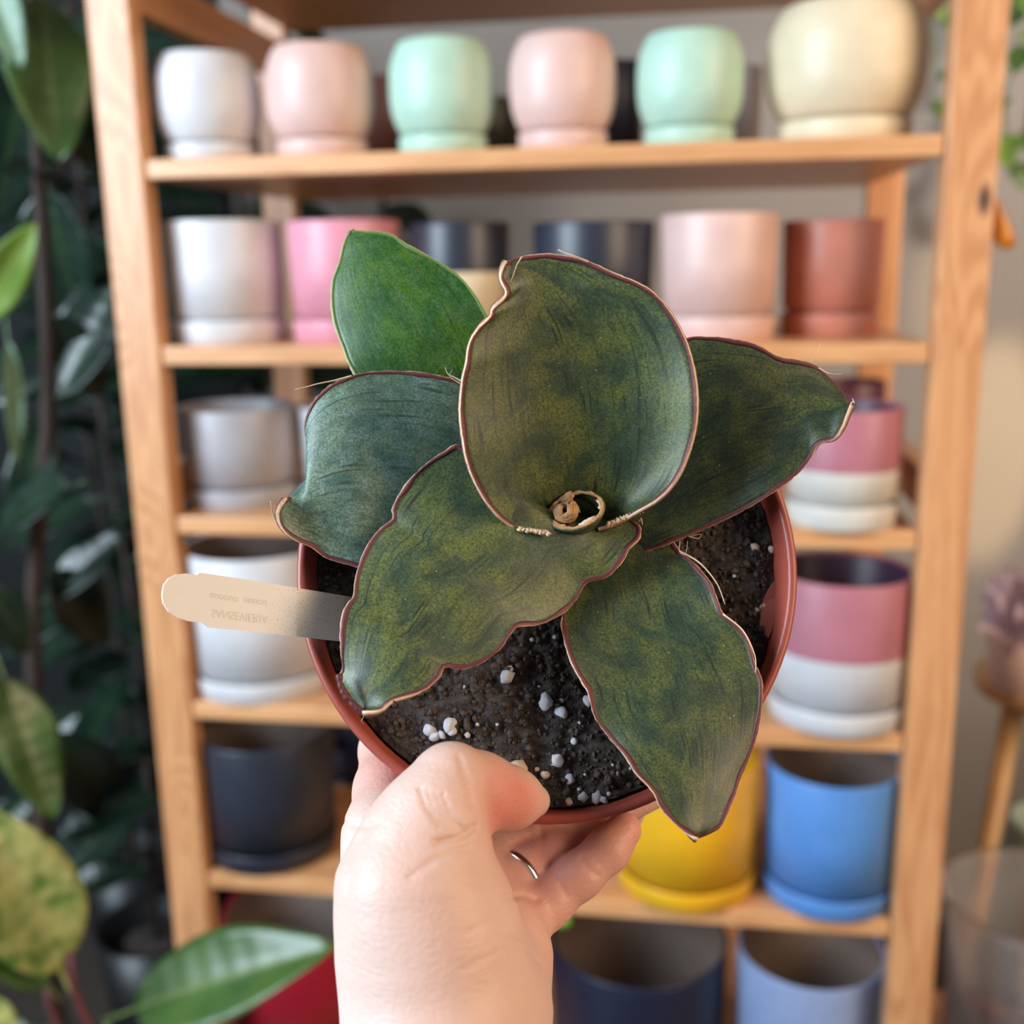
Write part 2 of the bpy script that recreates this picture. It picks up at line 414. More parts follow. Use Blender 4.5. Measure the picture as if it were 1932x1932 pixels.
def globe_pot(label, l, r, top, k, mat, yf):
    x, y, z, R, H = solve_pot(l, r, top, k, None, yf)
    o = empty('globe_planter', (x, y, z), label, 'plant pot', None)
    sh = H*.165
    pr = [(0, sh*.4), (R*.74, sh*.4), (R*.76, sh)]
    for t in np.linspace(0, 1, 15):
        zz = sh + (H-sh)*t
        q = (t-.56)
        rr = R*(1 - .235*(abs(q)/.56)**3.0) if q < 0 else R*(1-.19*(q/.44)**2.4)
        pr.append((rr, zz))
    rt = pr[-1][0]
    pr += [(rt-.0015, H+.001), (rt-.004, H), (rt-.005, H-.004), (R-.006, H*.55), (R*.7-.005, sh*1.2), (0, sh*1.2)]
    lathe('pot_body', pr, (x, y, z), mat, o, 64)
    lathe('saucer', [(0, 0), (R*.80, 0), (R*.83, .002), (R*.845, sh-.003), (R*.83, sh), (R*.80, sh), (R*.79, sh*.35), (0, sh*.35)], (x, y, z), mat, o, 64)
    return o
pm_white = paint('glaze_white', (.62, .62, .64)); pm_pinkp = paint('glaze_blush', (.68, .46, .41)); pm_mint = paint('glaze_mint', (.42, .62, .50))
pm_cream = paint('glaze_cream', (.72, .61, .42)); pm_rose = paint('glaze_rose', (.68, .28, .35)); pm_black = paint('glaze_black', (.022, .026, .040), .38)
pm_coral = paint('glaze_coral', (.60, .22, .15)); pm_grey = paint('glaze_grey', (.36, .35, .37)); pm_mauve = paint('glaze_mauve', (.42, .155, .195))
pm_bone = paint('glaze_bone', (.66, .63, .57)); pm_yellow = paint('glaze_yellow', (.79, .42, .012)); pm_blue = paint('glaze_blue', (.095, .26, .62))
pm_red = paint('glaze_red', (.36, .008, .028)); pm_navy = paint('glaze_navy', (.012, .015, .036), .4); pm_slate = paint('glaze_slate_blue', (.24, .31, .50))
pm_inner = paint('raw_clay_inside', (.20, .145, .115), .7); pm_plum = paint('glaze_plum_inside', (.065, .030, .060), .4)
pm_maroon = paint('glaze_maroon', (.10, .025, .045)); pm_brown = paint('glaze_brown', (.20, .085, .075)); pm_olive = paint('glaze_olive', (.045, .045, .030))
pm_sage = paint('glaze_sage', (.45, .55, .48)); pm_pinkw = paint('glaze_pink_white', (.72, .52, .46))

globe_pot('white globe pot at the left end of the upper shelf', 290, 481, 88, 0, pm_white, .012)
globe_pot('blush pink globe pot between the white one and a mint one', 500, 699, 72, 0, pm_pinkp, .012)
globe_pot('mint green globe pot between two blush pink globe pots', 733, 930, 63, 0, pm_mint, .012)
globe_pot('blush pink globe pot between two mint green globe pots', 960, 1163, 53, 0, pm_pinkp, .012)
globe_pot('mint green globe pot beside the large cream globe pot', 1201, 1407, 48, 0, pm_mint, .012)
globe_pot('large cream globe pot at the right end of the upper shelf', 1449, 1762, -18, 0, pm_cream, .012)
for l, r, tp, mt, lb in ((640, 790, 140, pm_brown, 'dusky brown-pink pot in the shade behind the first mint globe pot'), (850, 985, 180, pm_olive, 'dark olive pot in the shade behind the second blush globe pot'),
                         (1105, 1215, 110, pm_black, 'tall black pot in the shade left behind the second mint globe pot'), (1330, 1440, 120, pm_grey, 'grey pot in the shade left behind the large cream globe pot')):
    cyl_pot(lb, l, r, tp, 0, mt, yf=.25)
cyl_pot('white cylinder pot with saucer, left end of the second shelf', 312, 525, 413, 1, pm_white, yf=.020)
cyl_pot('rose pink cylinder pot with saucer beside the white cylinder', 546, 752, 413, 1, pm_rose, yf=.024)
cyl_pot('two-tone pot, black above and cream below, behind the leaves', 775, 962, 418, 1, pm_black, yf=.045, low=pm_cream, band=.54)
cyl_pot('all-black cylinder pot with saucer beside the pale pink cylinder', 1005, 1236, 416, 1, pm_black, yf=.030)
cyl_pot('pale pink cylinder pot with saucer on the second shelf', 1246, 1471, 400, 1, pm_pinkp, yf=.020)
cyl_pot('smaller coral terracotta pot at the right end of the second shelf', 1477, 1672, 413, 1, pm_coral, yf=.085)
cyl_pot('grey cylinder pot with saucer at the left end of the third shelf', 345, 552, 779, 2, pm_grey, base=968)
cyl_pot('white cylinder pot partly hidden behind the pale left leaf', 563, 770, 775, 2, pm_white, yf=.07)
cyl_pot('two-tone pot, mauve above and bone white below, on the third shelf', 1486, 1706, 778, 2, pm_mauve, base=1007, inside=pm_plum, low=pm_bone, band=.44)
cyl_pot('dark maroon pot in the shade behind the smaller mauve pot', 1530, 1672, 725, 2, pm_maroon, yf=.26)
cyl_pot('large white pot with saucer and brown inside on the fourth shelf', 356, 622, 1062, 3, pm_white, base=1337, inside=pm_inner)
cyl_pot('large two-tone pot, mauve above and white below, on the fourth shelf', 1452, 1727, 1110, 3, pm_mauve, base=1397, inside=pm_plum, low=pm_white, band=.46)
cyl_pot('large black pot with saucer left of the hand on the fifth shelf', 386, 628, 1424, 4, pm_black, base=1661, inside=pm_inner)
cyl_pot('black pot mostly hidden behind the index finger', 600, 770, 1425, 4, pm_navy, yf=.23)
cyl_pot('bright yellow pot with saucer below the lowest leaf', 1163, 1432, 1478, 4, pm_yellow, base=1731)
cyl_pot('bright blue pot with saucer at the right end of the fifth shelf', 1440, 1703, 1490, 4, pm_blue, base=1746, inside=pm_inner)
cyl_pot('deep red pot behind the green leaf at the bottom', 438, 716, 1806, 5, pm_red, yf=.03, inside=pm_inner)
cyl_pot('dark navy pot with brown inside right of the wrist', 1038, 1372, 1868, 5, pm_navy, yf=.012, inside=pm_inner)
cyl_pot('slate blue pot with brown inside at the bottom right of the shelf', 1386, 1668, 1870, 5, pm_slate, yf=.014, inside=pm_inner)

# ------------------------------------------------------------------ potted plant held in the hand
TILT = math.radians(12)
cP = P(1032, 1066, .310*S)                      # centre of the rim plane
e1 = _r.copy()                                  # across
nrm = -_f*math.cos(TILT) + _u*math.sin(TILT)    # pot axis, out of the mouth
e2 = np.cross(nrm, e1)
RP = .0758
plant = empty('potted_plant', cP - nrm*.105, 'broad-leaved paddle plant in a terracotta nursery pot held by the hand', 'potted plant')
prof = [(0, -.105), (.050, -.105), (.0525, -.103), (.0715, -.014), (.0745, -.0135), (.0757, -.012), (RP, -.001), (RP-.0006, 0), (RP-.0022, .0002), (RP-.0030, -.001), (.0715, -.0125), (.0700, -.018), (.052, -.098), (0, -.098)]
lathe('nursery_pot', prof, cP, M['nursery'], plant, 96, axis=(e1, e2, nrm))

def soil_h(x, y):                                # soil level below the rim plane (pot coords)
    r = math.hypot(x, y)/.071
    base = -.0115 + .0065*max(0, -y/.071)**1.5 + .004*(1-r*r)
    q = Vector((x*60, y*60, 3.3)); h = mnoise.noise(q)*.0022
    q = Vector((x*190, y*190, 1.3)); h += mnoise.noise(q)*.0017
    q = Vector((x*520, y*520, 7.3)); h += mnoise.noise(q)*.0012
    q = Vector((x*1200, y*1200, 2.1)); h += mnoise.noise(q)*.0006
    return base + h
V = []; F = []; NR, NA = 90, 260
V.append(cP + nrm*soil_h(0, 0))
for i in range(1, NR+1):
    r = .0712*(i/NR)**.75
    for k in range(NA):
        a = 2*math.pi*k/NA; x, y = r*math.cos(a), r*math.sin(a)
        h = soil_h(x, y)
        rr = min(r, .0714 + h*.19) if i == NR else r
        V.append(cP + e1*x + e2*y + nrm*h)
for k in range(NA): F.append((0, 1+k, 1+(k+1) % NA))
for i in range(NR-1):
    for k in range(NA):
        a = 1+i*NA; b = 1+(i+1)*NA; k2 = (k+1) % NA
        F.append((a+k, b+k, b+k2, a+k2))
soil = mesh_obj('soil', V, F, M['soil'], plant)
def soil_point(px, py):                          # where the ray meets the soil level
    k = ray(px, py); h = -.010
    for _ in range(6):
        t = np.dot(cP + nrm*h - CAM, nrm)/np.dot(k, nrm); p = CAM + k*t
        d = p-cP; h = soil_h(np.dot(d, e1), np.dot(d, e2))
    return p
def lump_data(seed, n=2, amp=.35):
    import bmesh
    bm = bmesh.new(); bmesh.ops.create_icosphere(bm, subdivisions=n, radius=1.0)
    for v in bm.verts:
        d = mnoise.noise(v.co*1.3 + Vector((seed*3.1, seed, 0)))*amp + mnoise.noise(v.co*4.3 + Vector((seed, 5, 0)))*amp*.9
        v.co *= 1 + d
    me = bpy.data.meshes.new('grain'); bm.to_mesh(me); bm.free()
    me.polygons.foreach_set('use_smooth', [True]*len(me.polygons)); return me
lumps = [lump_data(i, 2, .34) for i in range(5)]; lumps_t = [m.copy() for m in lumps]
for m in lumps: m.materials.append(M['perlite'])
for m in lumps_t: m.materials.append(M['tan'])
def grain(px, py, rpx, tan=False, parent=None, name='perlite_grain', sink=.25):
    p = soil_point(px, py); d = np.dot(p-CAM, _f); r = rpx*d/FPX
    me = (lumps_t if tan else lumps)[random.randrange(5)]
    o = bpy.data.objects.new(name, me)
    o.location = Vector(p + nrm*r*sink); o.scale = (r*random.uniform(.85, 1.15), r*random.uniform(.85, 1.1), r*random.uniform(.8, 1.1))
    o.rotation_euler = [random.uniform(0, 6.28) for _ in range(3)]
    return link(o, parent)
for g in [(957, 1277, 13), (962, 1262, 8), (1030, 1325, 16), (1058, 1345, 13), (1059, 1322, 6), (1110, 1322, 13), (811, 1377, 14), (821, 1388, 11), (849, 1367, 13), (853, 1380, 10), (833, 1387, 9), (882, 1387, 6),
          (876, 1296, 4), (901, 1367, 4), (938, 1367, 3), (1084, 1399, 7), (1093, 1364, 4), (1051, 1436, 11), (1075, 1470, 11), (1101, 1503, 11), (1126, 1504, 12), (1138, 1509, 8), (1149, 1497, 5), (1093, 1489, 5), (1156, 1443, 4),
          (1104, 1461, 3), (1017, 1295, 3), (1048, 1203, 5), (1004, 1207, 5), (1058, 1218, 4), (610, 1240, 4), (607, 1256, 4), (1385, 1087, 4), (1190, 1450, 4), (1164, 1460, 4), (620, 1262, 3)]:
    grain(*g, parent=soil)
for g in [(975, 1456, 21), (1029, 1462, 9), (1046, 1428, 6), (1455, 1037, 7), (1424, 1032, 8), (1440, 1145, 7), (1428, 1152, 6), (1074, 1513, 8), (1013, 1452, 5)]:
    grain(*g, tan=True, parent=soil, name='pumice_grain')
# loose crumbs: nobody could count them
CV = []; CF = []
base_v = None
import bmesh as _bm
bm_ = _bm.new(); _bm.ops.create_icosphere(bm_, subdivisions=1, radius=1.0); bm_.verts.ensure_lookup_table()
bv = np.array([v.co[:] for v in bm_.verts]); bf = [[v.index for v in f.verts] for f in bm_.faces]; bm_.free()
for i in range(5200):
    a = random.uniform(0, 6.28); r = .0700*math.sqrt(random.random()); x, y = r*math.cos(a), r*math.sin(a)
    s = random.choice([.00025, .00035, .00045, .0006, .0009]) * random.uniform(.7, 1.3)
    p = cP + e1*x + e2*y + nrm*(soil_h(x, y)+s*.3)
    q = bv*(1+np.random.uniform(-.35, .35, (len(bv), 1)))*s*np.random.uniform(.7, 1.3, 3)
    b0 = len(CV); CV.extend(q+p); CF.extend([[b0+t for t in f] for f in bf])
tag(mesh_obj('soil_crumbs', CV, CF, M['crumb'], soil), kind='stuff')
# terracotta chip on the right of the soil
ch = [soil_point(*q)+nrm*.0012 for q in ((1468, 1085), (1478, 1120), (1468, 1165), (1448, 1205), (1432, 1180), (1436, 1140), (1450, 1110))]
nv = len(ch); mesh_obj('clay_chip', ch + [p-nrm*.002 for p in ch], [tuple(range(nv))] + [tuple(range(2*nv-1, nv-1, -1))] + [(i, nv+i, nv+(i+1) % nv, (i+1) % nv) for i in range(nv)], paint('clay_chip', (.40, .12, .09), .6), soil, False)

# ---- leaves
def make_leaf(Lp, Rp, mid, cup, mat, mmat, tilt=(0, 0), nu=96, nv=28, thick=.0013, margin=.00085, cupp=2.0, wave=.0):
    Lx = catmull(Lp, nu); Rx = catmull(Rp, nu)
    us = np.linspace(0, 1, nu); mu = np.interp(us, *zip(*mid)); cu = np.interp(us, *zip(*cup)); tl = np.interp(us, [0, 1], tilt)
    ker = np.ones(9)/9
    sm = lambda a: np.convolve(np.pad(a, 4, 'edge'), ker, 'valid')
    mu, cu = sm(sm(mu)), sm(sm(cu))
    G = np.zeros((nu, nv, 3))
    for i in range(nu):
        for j in range(nv):
            v = j/(nv-1); px = Lx[i]*(1-v)+Rx[i]*v
            sv = 2*v-1
            d = mu[i] + cu[i]*abs(sv)**cupp + tl[i]*sv + wave*math.sin(us[i]*17+sv*1.5)*abs(sv)**3
            G[i, j] = P(px[0], px[1], d*S)
    gu = np.gradient(G, axis=0); gv = np.gradient(G, axis=1)
    N = np.cross(gu, gv); N /= (np.linalg.norm(N, axis=2, keepdims=True)+1e-12)
    view = CAM - G
    sgn = np.sign((N*view).sum(2).mean()); N *= sgn
    B = G - N*thick
    V = list(G.reshape(-1, 3)) + list(B.reshape(-1, 3)); n0 = nu*nv
    UV = [(i/(nu-1), j/(nv-1)) for i in range(nu) for j in range(nv)]*2
    F = []
    for i in range(nu-1):
        for j in range(nv-1):
            a, b, c, d = i*nv+j, i*nv+j+1, (i+1)*nv+j+1, (i+1)*nv+j
            F.append((a, b, c, d) if sgn > 0 else (d, c, b, a)); F.append((n0+d, n0+c, n0+b, n0+a) if sgn > 0 else (n0+a, n0+b, n0+c, n0+d))
    ring = [i*nv for i in range(nu)] + [(nu-1)*nv+j for j in range(1, nv)] + [i*nv+nv-1 for i in range(nu-2, -1, -1)] + [j for j in range(nv-2, 0, -1)]
    for a, b in zip(ring, ring[1:]+ring[:1]): F.append((a, n0+a, n0+b, b))
    leaf = mesh_obj('leaf', V, F, mat, plant, True, uvs=UV)
    # margin band swept along both edges
    E = [G[i, 0] for i in range(nu)] + [G[nu-1, j] for j in range(1, nv-1)] + [G[i, nv-1] for i in range(nu-1, -1, -1)]
    NN = [N[i, 0] for i in range(nu)] + [N[nu-1, j] for j in range(1, nv-1)] + [N[i, nv-1] for i in range(nu-1, -1, -1)]
    OO = [G[i, 0]-G[i, 2] for i in range(nu)] + [G[nu-1, j]-G[nu-4, j] for j in range(1, nv-1)] + [G[i, nv-1]-G[i, nv-3] for i in range(nu-1, -1, -1)]
    E = np.array(E); NN = np.array(NN); OO = np.array(OO)
    keep = [0]
    for i in range(1, len(E)):
        if np.linalg.norm(E[i]-E[keep[-1]]) > .0004: keep.append(i)
    E, NN, OO = E[keep], NN[keep], OO[keep]
    V = []; UV = []; F = []
    prof = [(-1.35, .05, 0), (-.70, .20, .2), (-.05, .16, .5), (.26, .02, .86), (.22, -.45, .75), (.0, -.9, .5), (-1.0, -1.12, .2)]
    m = len(E); q = len(prof)
    for i in range(m):
        t = E[min(i+1, m-1)]-E[max(i-1, 0)]; t /= np.linalg.norm(t)+1e-12
        o = OO[i] - t*np.dot(OO[i], t); o -= NN[i]*np.dot(o, NN[i]); o /= np.linalg.norm(o)+1e-12
        wv = 1+.55*mnoise.noise(Vector(E[i]*160)); w2 = .55*mnoise.noise(Vector(E[i]*900))
        for (a, b, c) in prof:
            V.append(E[i] + o*(a*margin*wv + (w2*margin*.6 if a > .05 else 0)) + NN[i]*(b*thick)); UV.append((i/m, c))
    for i in range(m-1):
        for k in range(q):
            k2 = (k+1) % q; F.append((i*q+k, i*q+k2, (i+1)*q+k2, (i+1)*q+k))
    mesh_obj('leaf_margin', V, F, mmat, leaf, True, uvs=UV)
    return leaf

# A: tall central leaf
A = make_leaf(
    [(1046, 1003), (1012, 1004), (975, 997), (938, 970), (906, 926), (884, 876), (873, 820), (869, 765), (874, 715), (880, 690), (886, 650), (902, 622), (926, 598), (930, 584), (952, 564), (956, 548), (946, 528), (948, 510), (956, 494)],
    [(1128, 996), (1165, 985), (1200, 965), (1245, 938), (1278, 900), (1300, 850), (1313, 795), (1314, 740), (1307, 690), (1292, 640), (1268, 595), (1236, 556), (1200, 533), (1160, 517), (1115, 496), (1080, 486), (1050, 481), (1025, 480), (1005, 482), (980, 486), (956, 494)],
    [(0, .316), (.12, .313), (.35, .302), (.7, .290), (1, .287)], [(0, -.008), (.15, -.014), (.4, -.013), (.75, -.004), (1, 0)], M['leaf_fg'], M['margin'], tilt=(-.001, .002))
# B: front left leaf
B = make_leaf(
    [(1005, 1010), (950, 960), (905, 890), (868, 841), (835, 855), (808, 872), (778, 900), (752, 936), (740, 962), (742, 978), (718, 998), (696, 1025), (678, 1065), (669, 1105), (667, 1126), (650, 1150), (643, 1190), (644, 1235), (646, 1262), (639, 1280), (650, 1308), (666, 1330), (684, 1342)],
    [(1130, 1000), (1168, 986), (1196, 984), (1209, 998), (1204, 1018), (1186, 1036), (1176, 1056), (1145, 1088), (1118, 1095), (1103, 1102), (1088, 1130), (1062, 1156), (1020, 1177), (980, 1181), (966, 1192), (940, 1228), (900, 1254), (866, 1262), (840, 1258), (826, 1280), (795, 1304), (750, 1318), (733, 1326), (718, 1339), (684, 1342)],
    [(0, .3185), (.07, .3125), (.14, .307), (.25, .303), (.5, .295), (.8, .285), (1, .284)], [(0, .0), (.15, .0), (.35, .004), (.6, .003), (1, 0)], M['leaf_fg'], M['margin'], tilt=(.001, -.003), wave=.0012)
# C: left leaf, sky sheen painted into its colour
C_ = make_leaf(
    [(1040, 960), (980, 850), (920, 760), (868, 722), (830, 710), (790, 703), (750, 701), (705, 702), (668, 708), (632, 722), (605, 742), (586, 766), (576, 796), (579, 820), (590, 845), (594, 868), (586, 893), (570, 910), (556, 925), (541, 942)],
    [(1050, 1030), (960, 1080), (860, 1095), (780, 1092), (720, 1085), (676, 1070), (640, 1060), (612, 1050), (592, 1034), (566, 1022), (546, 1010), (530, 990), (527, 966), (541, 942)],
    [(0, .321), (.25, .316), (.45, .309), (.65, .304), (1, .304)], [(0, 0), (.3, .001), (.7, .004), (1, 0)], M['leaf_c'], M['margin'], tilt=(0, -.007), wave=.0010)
# D: lower right leaf
D_ = make_leaf(
    [(1090, 1040), (1068, 1100), (1061, 1165), (1066, 1210), (1080, 1252), (1102, 1292), (1110, 1306), (1122, 1352), (1150, 1392), (1178, 1424), (1200, 1458), (1232, 1492), (1246, 1522), (1272, 1552), (1296, 1572), (1316, 1581)],
    [(1262, 1010), (1283, 1040), (1312, 1066), (1340, 1100), (1356, 1140), (1364, 1158), (1392, 1180), (1412, 1212), (1424, 1252), (1437, 1284), (1437, 1330), (1428, 1385), (1412, 1432), (1396, 1470), (1384, 1506), (1362, 1556), (1340, 1572), (1316, 1581)],
    [(0, .318), (.25, .306), (.5, .294), (.8, .285), (1, .281)], [(0, .0), (.3, -.003), (.6, .003), (1, 0)], M['leaf_d'], M['margin'], tilt=(0, .003), wave=.0010)
# E: bright back leaf
E_ = make_leaf(
    [(800, 860), (720, 790), (668, 706), (646, 655), (631, 612), (625, 572), (627, 530), (640, 494), (645, 470), (652, 450), (661, 435)],
    [(930, 800), (945, 700), (935, 630), (914, 584), (888, 545), (858, 514), (820, 490), (785, 470), (762, 458), (742, 444), (715, 437), (690, 436), (661, 435)],
    [(0, .327), (.25, .3205), (.45, .3185), (.7, .3215), (1, .329)], [(0, .0), (.3, .0005), (.6, .003), (1, 0)], M['leaf_e'], M['margin_e'], margin=.0007)
# F: right leaf
F_ = make_leaf(
    [(1080, 960), (1150, 820), (1220, 690), (1290, 641), (1335, 636), (1380, 640), (1425, 650), (1468, 673), (1510, 681), (1540, 691), (1568, 716), (1590, 740), (1604, 764)],
    [(1140, 1050), (1185, 1049), (1235, 1035), (1290, 1014), (1350, 988), (1410, 958), (1462, 926), (1502, 896), (1528, 866), (1540, 842), (1552, 834), (1573, 828), (1588, 806), (1594, 790), (1604, 764)],
    [(0, .318), (.3, .312), (.6, .304), (1, .300)], [(0, -.002), (.5, .001), (1, 0)], M['leaf_d'], M['margin'], tilt=(.004, -.005), wave=.0008)

# rolled young leaf in the centre
b0 = P(1088, 1012, .323*S); t0 = P(1086, 962, .3035*S)
ax = (t0-b0); LR = np.linalg.norm(ax); ax /= LR
rx = _r - ax*np.dot(_r, ax); rx /= np.linalg.norm(rx); ry = np.cross(ax, rx)
V = []; UV = []; F = []; na, nz_ = 64, 12
for j in range(nz_+1):
    t = j/nz_
    for i in range(na+1):
        a = math.radians(200) + i/na*math.radians(405)
        rr = (.0050 + .0028*t)*(1.0 - .10*(i/na)) * (1 + .04*math.sin(a*2))
        h = LR*t*(1 + .10*math.sin(a+2.1))
        V.append(b0 + rx*(rr*1.06*math.cos(a)) + ry*(rr*.80*math.sin(a)) + ax*h); UV.append((t*.3+.1, .3+.4*i/na))
for j in range(nz_):
    for i in range(na):
        a = j*(na+1)+i; F.append((a, a+1, a+na+2, a+na+1))
roll = mesh_obj('rolled_leaf', V, F, M['leaf_d'], plant, True, uvs=UV)
sm_ = roll.modifiers.new('thickness', 'SOLIDIFY'); sm_.thickness = .0009; sm_.offset = 1
rim = [Vector(V[nz_*(na+1)+i]) for i in range(na+1)]
rimp = [np.array(p) + ax*.0003*math.sin(i*1.7) for i, p in enumerate(rim)]
tube('dry_rim', rimp, [.00055*(1+.5*mnoise.noise(Vector((i*.4, 2, 1)))) for i in range(na+1)], M['bract'], roll, 6)
# papery flakes on the rim
for (i0, i1, hgt) in ((12, 20, .0026), (24, 30, .0018), (40, 46, .0022)):
    fv = []; ff = []
    for k, i in enumerate(range(i0, i1+1)):
        p = np.array(rim[i]); o2 = p-(b0+ax*LR); o2 /= np.linalg.norm(o2)
        fv += [p, p - o2*(.0012) + ax*(hgt*math.sin(math.pi*k/(i1-i0)))*.5 + rx*random.uniform(-.0003, .0003), p - ax*.0016]
    for k in range(i1-i0): ff += [(k*3, k*3+3, k*3+4, k*3+1), (k*3, k*3+2, k*3+5, k*3+3)]
    fo = mesh_obj('paper_flake', fv, ff, M['fibre'], roll); so = fo.modifiers.new('t', 'SOLIDIFY'); so.thickness = .0002
# shrivelled bract inside the roll
c0 = P(1068, 968, .3045*S); pts = []
for i in range(44):
    a = i*.42; r = .0035*(1-.55*i/44)
    pts.append(c0 + rx*(r*math.cos(a)) + ry*(r*.9*math.sin(a)) + ax*(.0008*math.sin(i*.9)+.00006*i))
pts += [P(1075, 950, .3020*S), P(1073, 940, .3010*S), P(1070, 932, .3005*S)]
tube('shrivelled_bract', pts, [.0009*(1+.45*mnoise.noise(Vector((i*.7, 0, 4)))) for i in range(len(pts))], M['bract'], plant, 7)
knob = bpy.data.objects.new('bract_tip', lump_data(9, 2, .5)); knob.data.materials.append(M['bract']); knob.location = Vector(P(1073, 938, .3005*S)); knob.scale = (.0012, .0012, .0018); link(knob, plant)
# dry fibres hanging off the margins
def fibre(pts, leaf, r=.00022, d=None):
    pp = catmull([P(x, y, dd*S) for x, y, dd in pts], 18)
    tube('dry_fibre', pp, [r*(1-.6*i/17) for i in range(18)], M['fibre'], leaf, 5)
fibre([(664, 709, .305), (630, 718, .305), (600, 724, .304), (578, 730, .304), (556, 735, .303)], C_, .0003)
fibre([(546, 1011, .3005), (528, 995, .300), (515, 970, .299), (510, 945, .298)], C_, .0003)
fibre([(876, 722, .291), (858, 712, .292), (845, 705, .292), (840, 693, .292)], A, .0003)
fibre([(872, 726, .291), (856, 716, .291), (848, 708, .291), (853, 699, .291)], A, .0002)
fibre([(985, 484, .2865), (975, 500, .286), (968, 520, .286), (956, 545, .286)], A, .0002)
fibre([(956, 548, .286), (946, 535, .286), (945, 515, .285), (948, 498, .285)], A, .0002)
fibre([(1110, 494, .287), (1085, 484, .286), (1068, 478, .286), (1053, 471, .286)], A, .0004)
fibre([(1235, 553, .288), (1210, 538, .287), (1185, 528, .287), (1170, 521, .287)], A, .0003)
fibre([(1545, 694, .301), (1560, 703, .300), (1575, 706, .300), (1590, 705, .300)], F_, .0002)
fibre([(1532, 685, .301), (1537, 672, .300), (1545, 660, .300), (1548, 648, .300)], F_, .00012)
fibre([(1604, 764, .300), (1609, 758, .299), (1612, 760, .299), (1608, 752, .299)], F_, .0003)
fibre([(1300, 1012, .310), (1318, 1016, .311), (1322, 1008, .311), (1305, 1011, .310)], F_, .00012)
fibre([(1283, 1020, .311), (1282, 1040, .310), (1292, 1047, .310), (1296, 1034, .310), (1297, 1020, .311)], F_, .00012)
fibre([(1364, 1158, .302), (1402, 1190, .300), (1424, 1236, .298), (1426, 1270, .297)], D_, .00030)
fibre([(1283, 1040, .312), (1320, 1062, .309), (1352, 1100, .306), (1368, 1140, .304)], D_, .00030)
fibre([(1061, 1165, .303), (1058, 1178, .303), (1060, 1190, .303)], D_, .00018)
fibre([(684, 1342, .283), (686, 1352, .283), (682, 1360, .283), (686, 1366, .284)], B, .00010)
fibre([(720, 1338, .283), (728, 1332, .283), (733, 1322, .283)], B, .0004)
fibre([(1205, 984, .309), (1209, 978, .308), (1212, 990, .308)], B, .0003)
# crumpled dry crust at the foot of the central leaf
for (x0, y0, x1, y1, d0, n_, nm) in ((978, 998, 1036, 1007, .3000, 12, 'l'), (1145, 990, 1215, 962, .3030, 12, 'r')):
    pp = [P(x0+(x1-x0)*i/(n_*3), y0+(y1-y0)*i/(n_*3) + 3*math.sin(i*2.1), (d0 - .0003*math.sin(i*1.3))*S) for i in range(n_*3+1)]
    tube('dry_crust', pp, [.00065*(1+.7*mnoise.noise(Vector((i*.8, x0, 0)))) for i in range(len(pp))], M['fibre'], A, 6)
# tip of the front leaf: torn dry rim
pp = catmull([P(x, y, d*S) for x, y, d in ((640, 1272, .2835), (642, 1290, .2830), (654, 1314, .2828), (672, 1334, .2826), (690, 1346, .2826), (712, 1344, .2826), (730, 1330, .283))], 40)
tube('torn_tip', pp, [.0010*(1+.7*mnoise.noise(Vector((i*.35, 3, 0)))) for i in range(40)], M['margin'], B, 7)

# ------------------------------------------------------------------ plant tag
top_ = [(306, 1122), (309, 1104), (318, 1092), (333, 1084), (352, 1082), (372, 1085), (376, 1080), (380, 1081), (470, 1094), (560, 1109), (650, 1124), (720, 1136)]
bot_ = [(306, 1122), (308, 1138), (318, 1154), (336, 1166), (356, 1172), (382, 1175), (388, 1179), (393, 1184), (470, 1191), (560, 1201), (640, 1210), (720, 1219)]
tagd = lambda x: float(np.interp(x, [306, 560, 640, 720], [.283, .3000, .3070, .3230]))*S
V = []; UV = []; F = []; m = len(top_)
tn = None
for (a, b) in zip(top_, bot_):
    for q in range(5):
        px = a[0]+(b[0]-a[0])*q/4; py = a[1]+(b[1]-a[1])*q/4
        V.append(P(px, py, tagd(px))); UV.append(((px-306)/414, (py-1080)/140))
e_a = V[-5]-V[30]; e_b = V[34]-V[30]; tn = np.cross(e_b, e_a); tn /= np.linalg.norm(tn)
if np.dot(tn, CAM-V[30]) < 0: tn = -tn
nV = len(V); V = V + [p - tn*.0007 for p in V]; UV = UV*2
for i in range(m-1):
    for q in range(4):
        a, b, c, d = i*5+q, i*5+q+1, (i+1)*5+q+1, (i+1)*5+q
        F += [(d, c, b, a), (nV+a, nV+b, nV+c, nV+d)]
    F += [(i*5, nV+i*5, nV+(i+1)*5, (i+1)*5), (i*5+4, (i+1)*5+4, nV+(i+1)*5+4, nV+i*5+4)]
F.append(tuple(nV+(m-1)*5+q for q in range(5)) + tuple((m-1)*5+q for q in (4, 3, 2, 1, 0)))
tg = mesh_obj('plant_tag', V, F, M['tag'], None, False, uvs=UV)
tag(tg, 'cream plastic plant tag with notched rounded end stuck in the soil', 'plant tag')
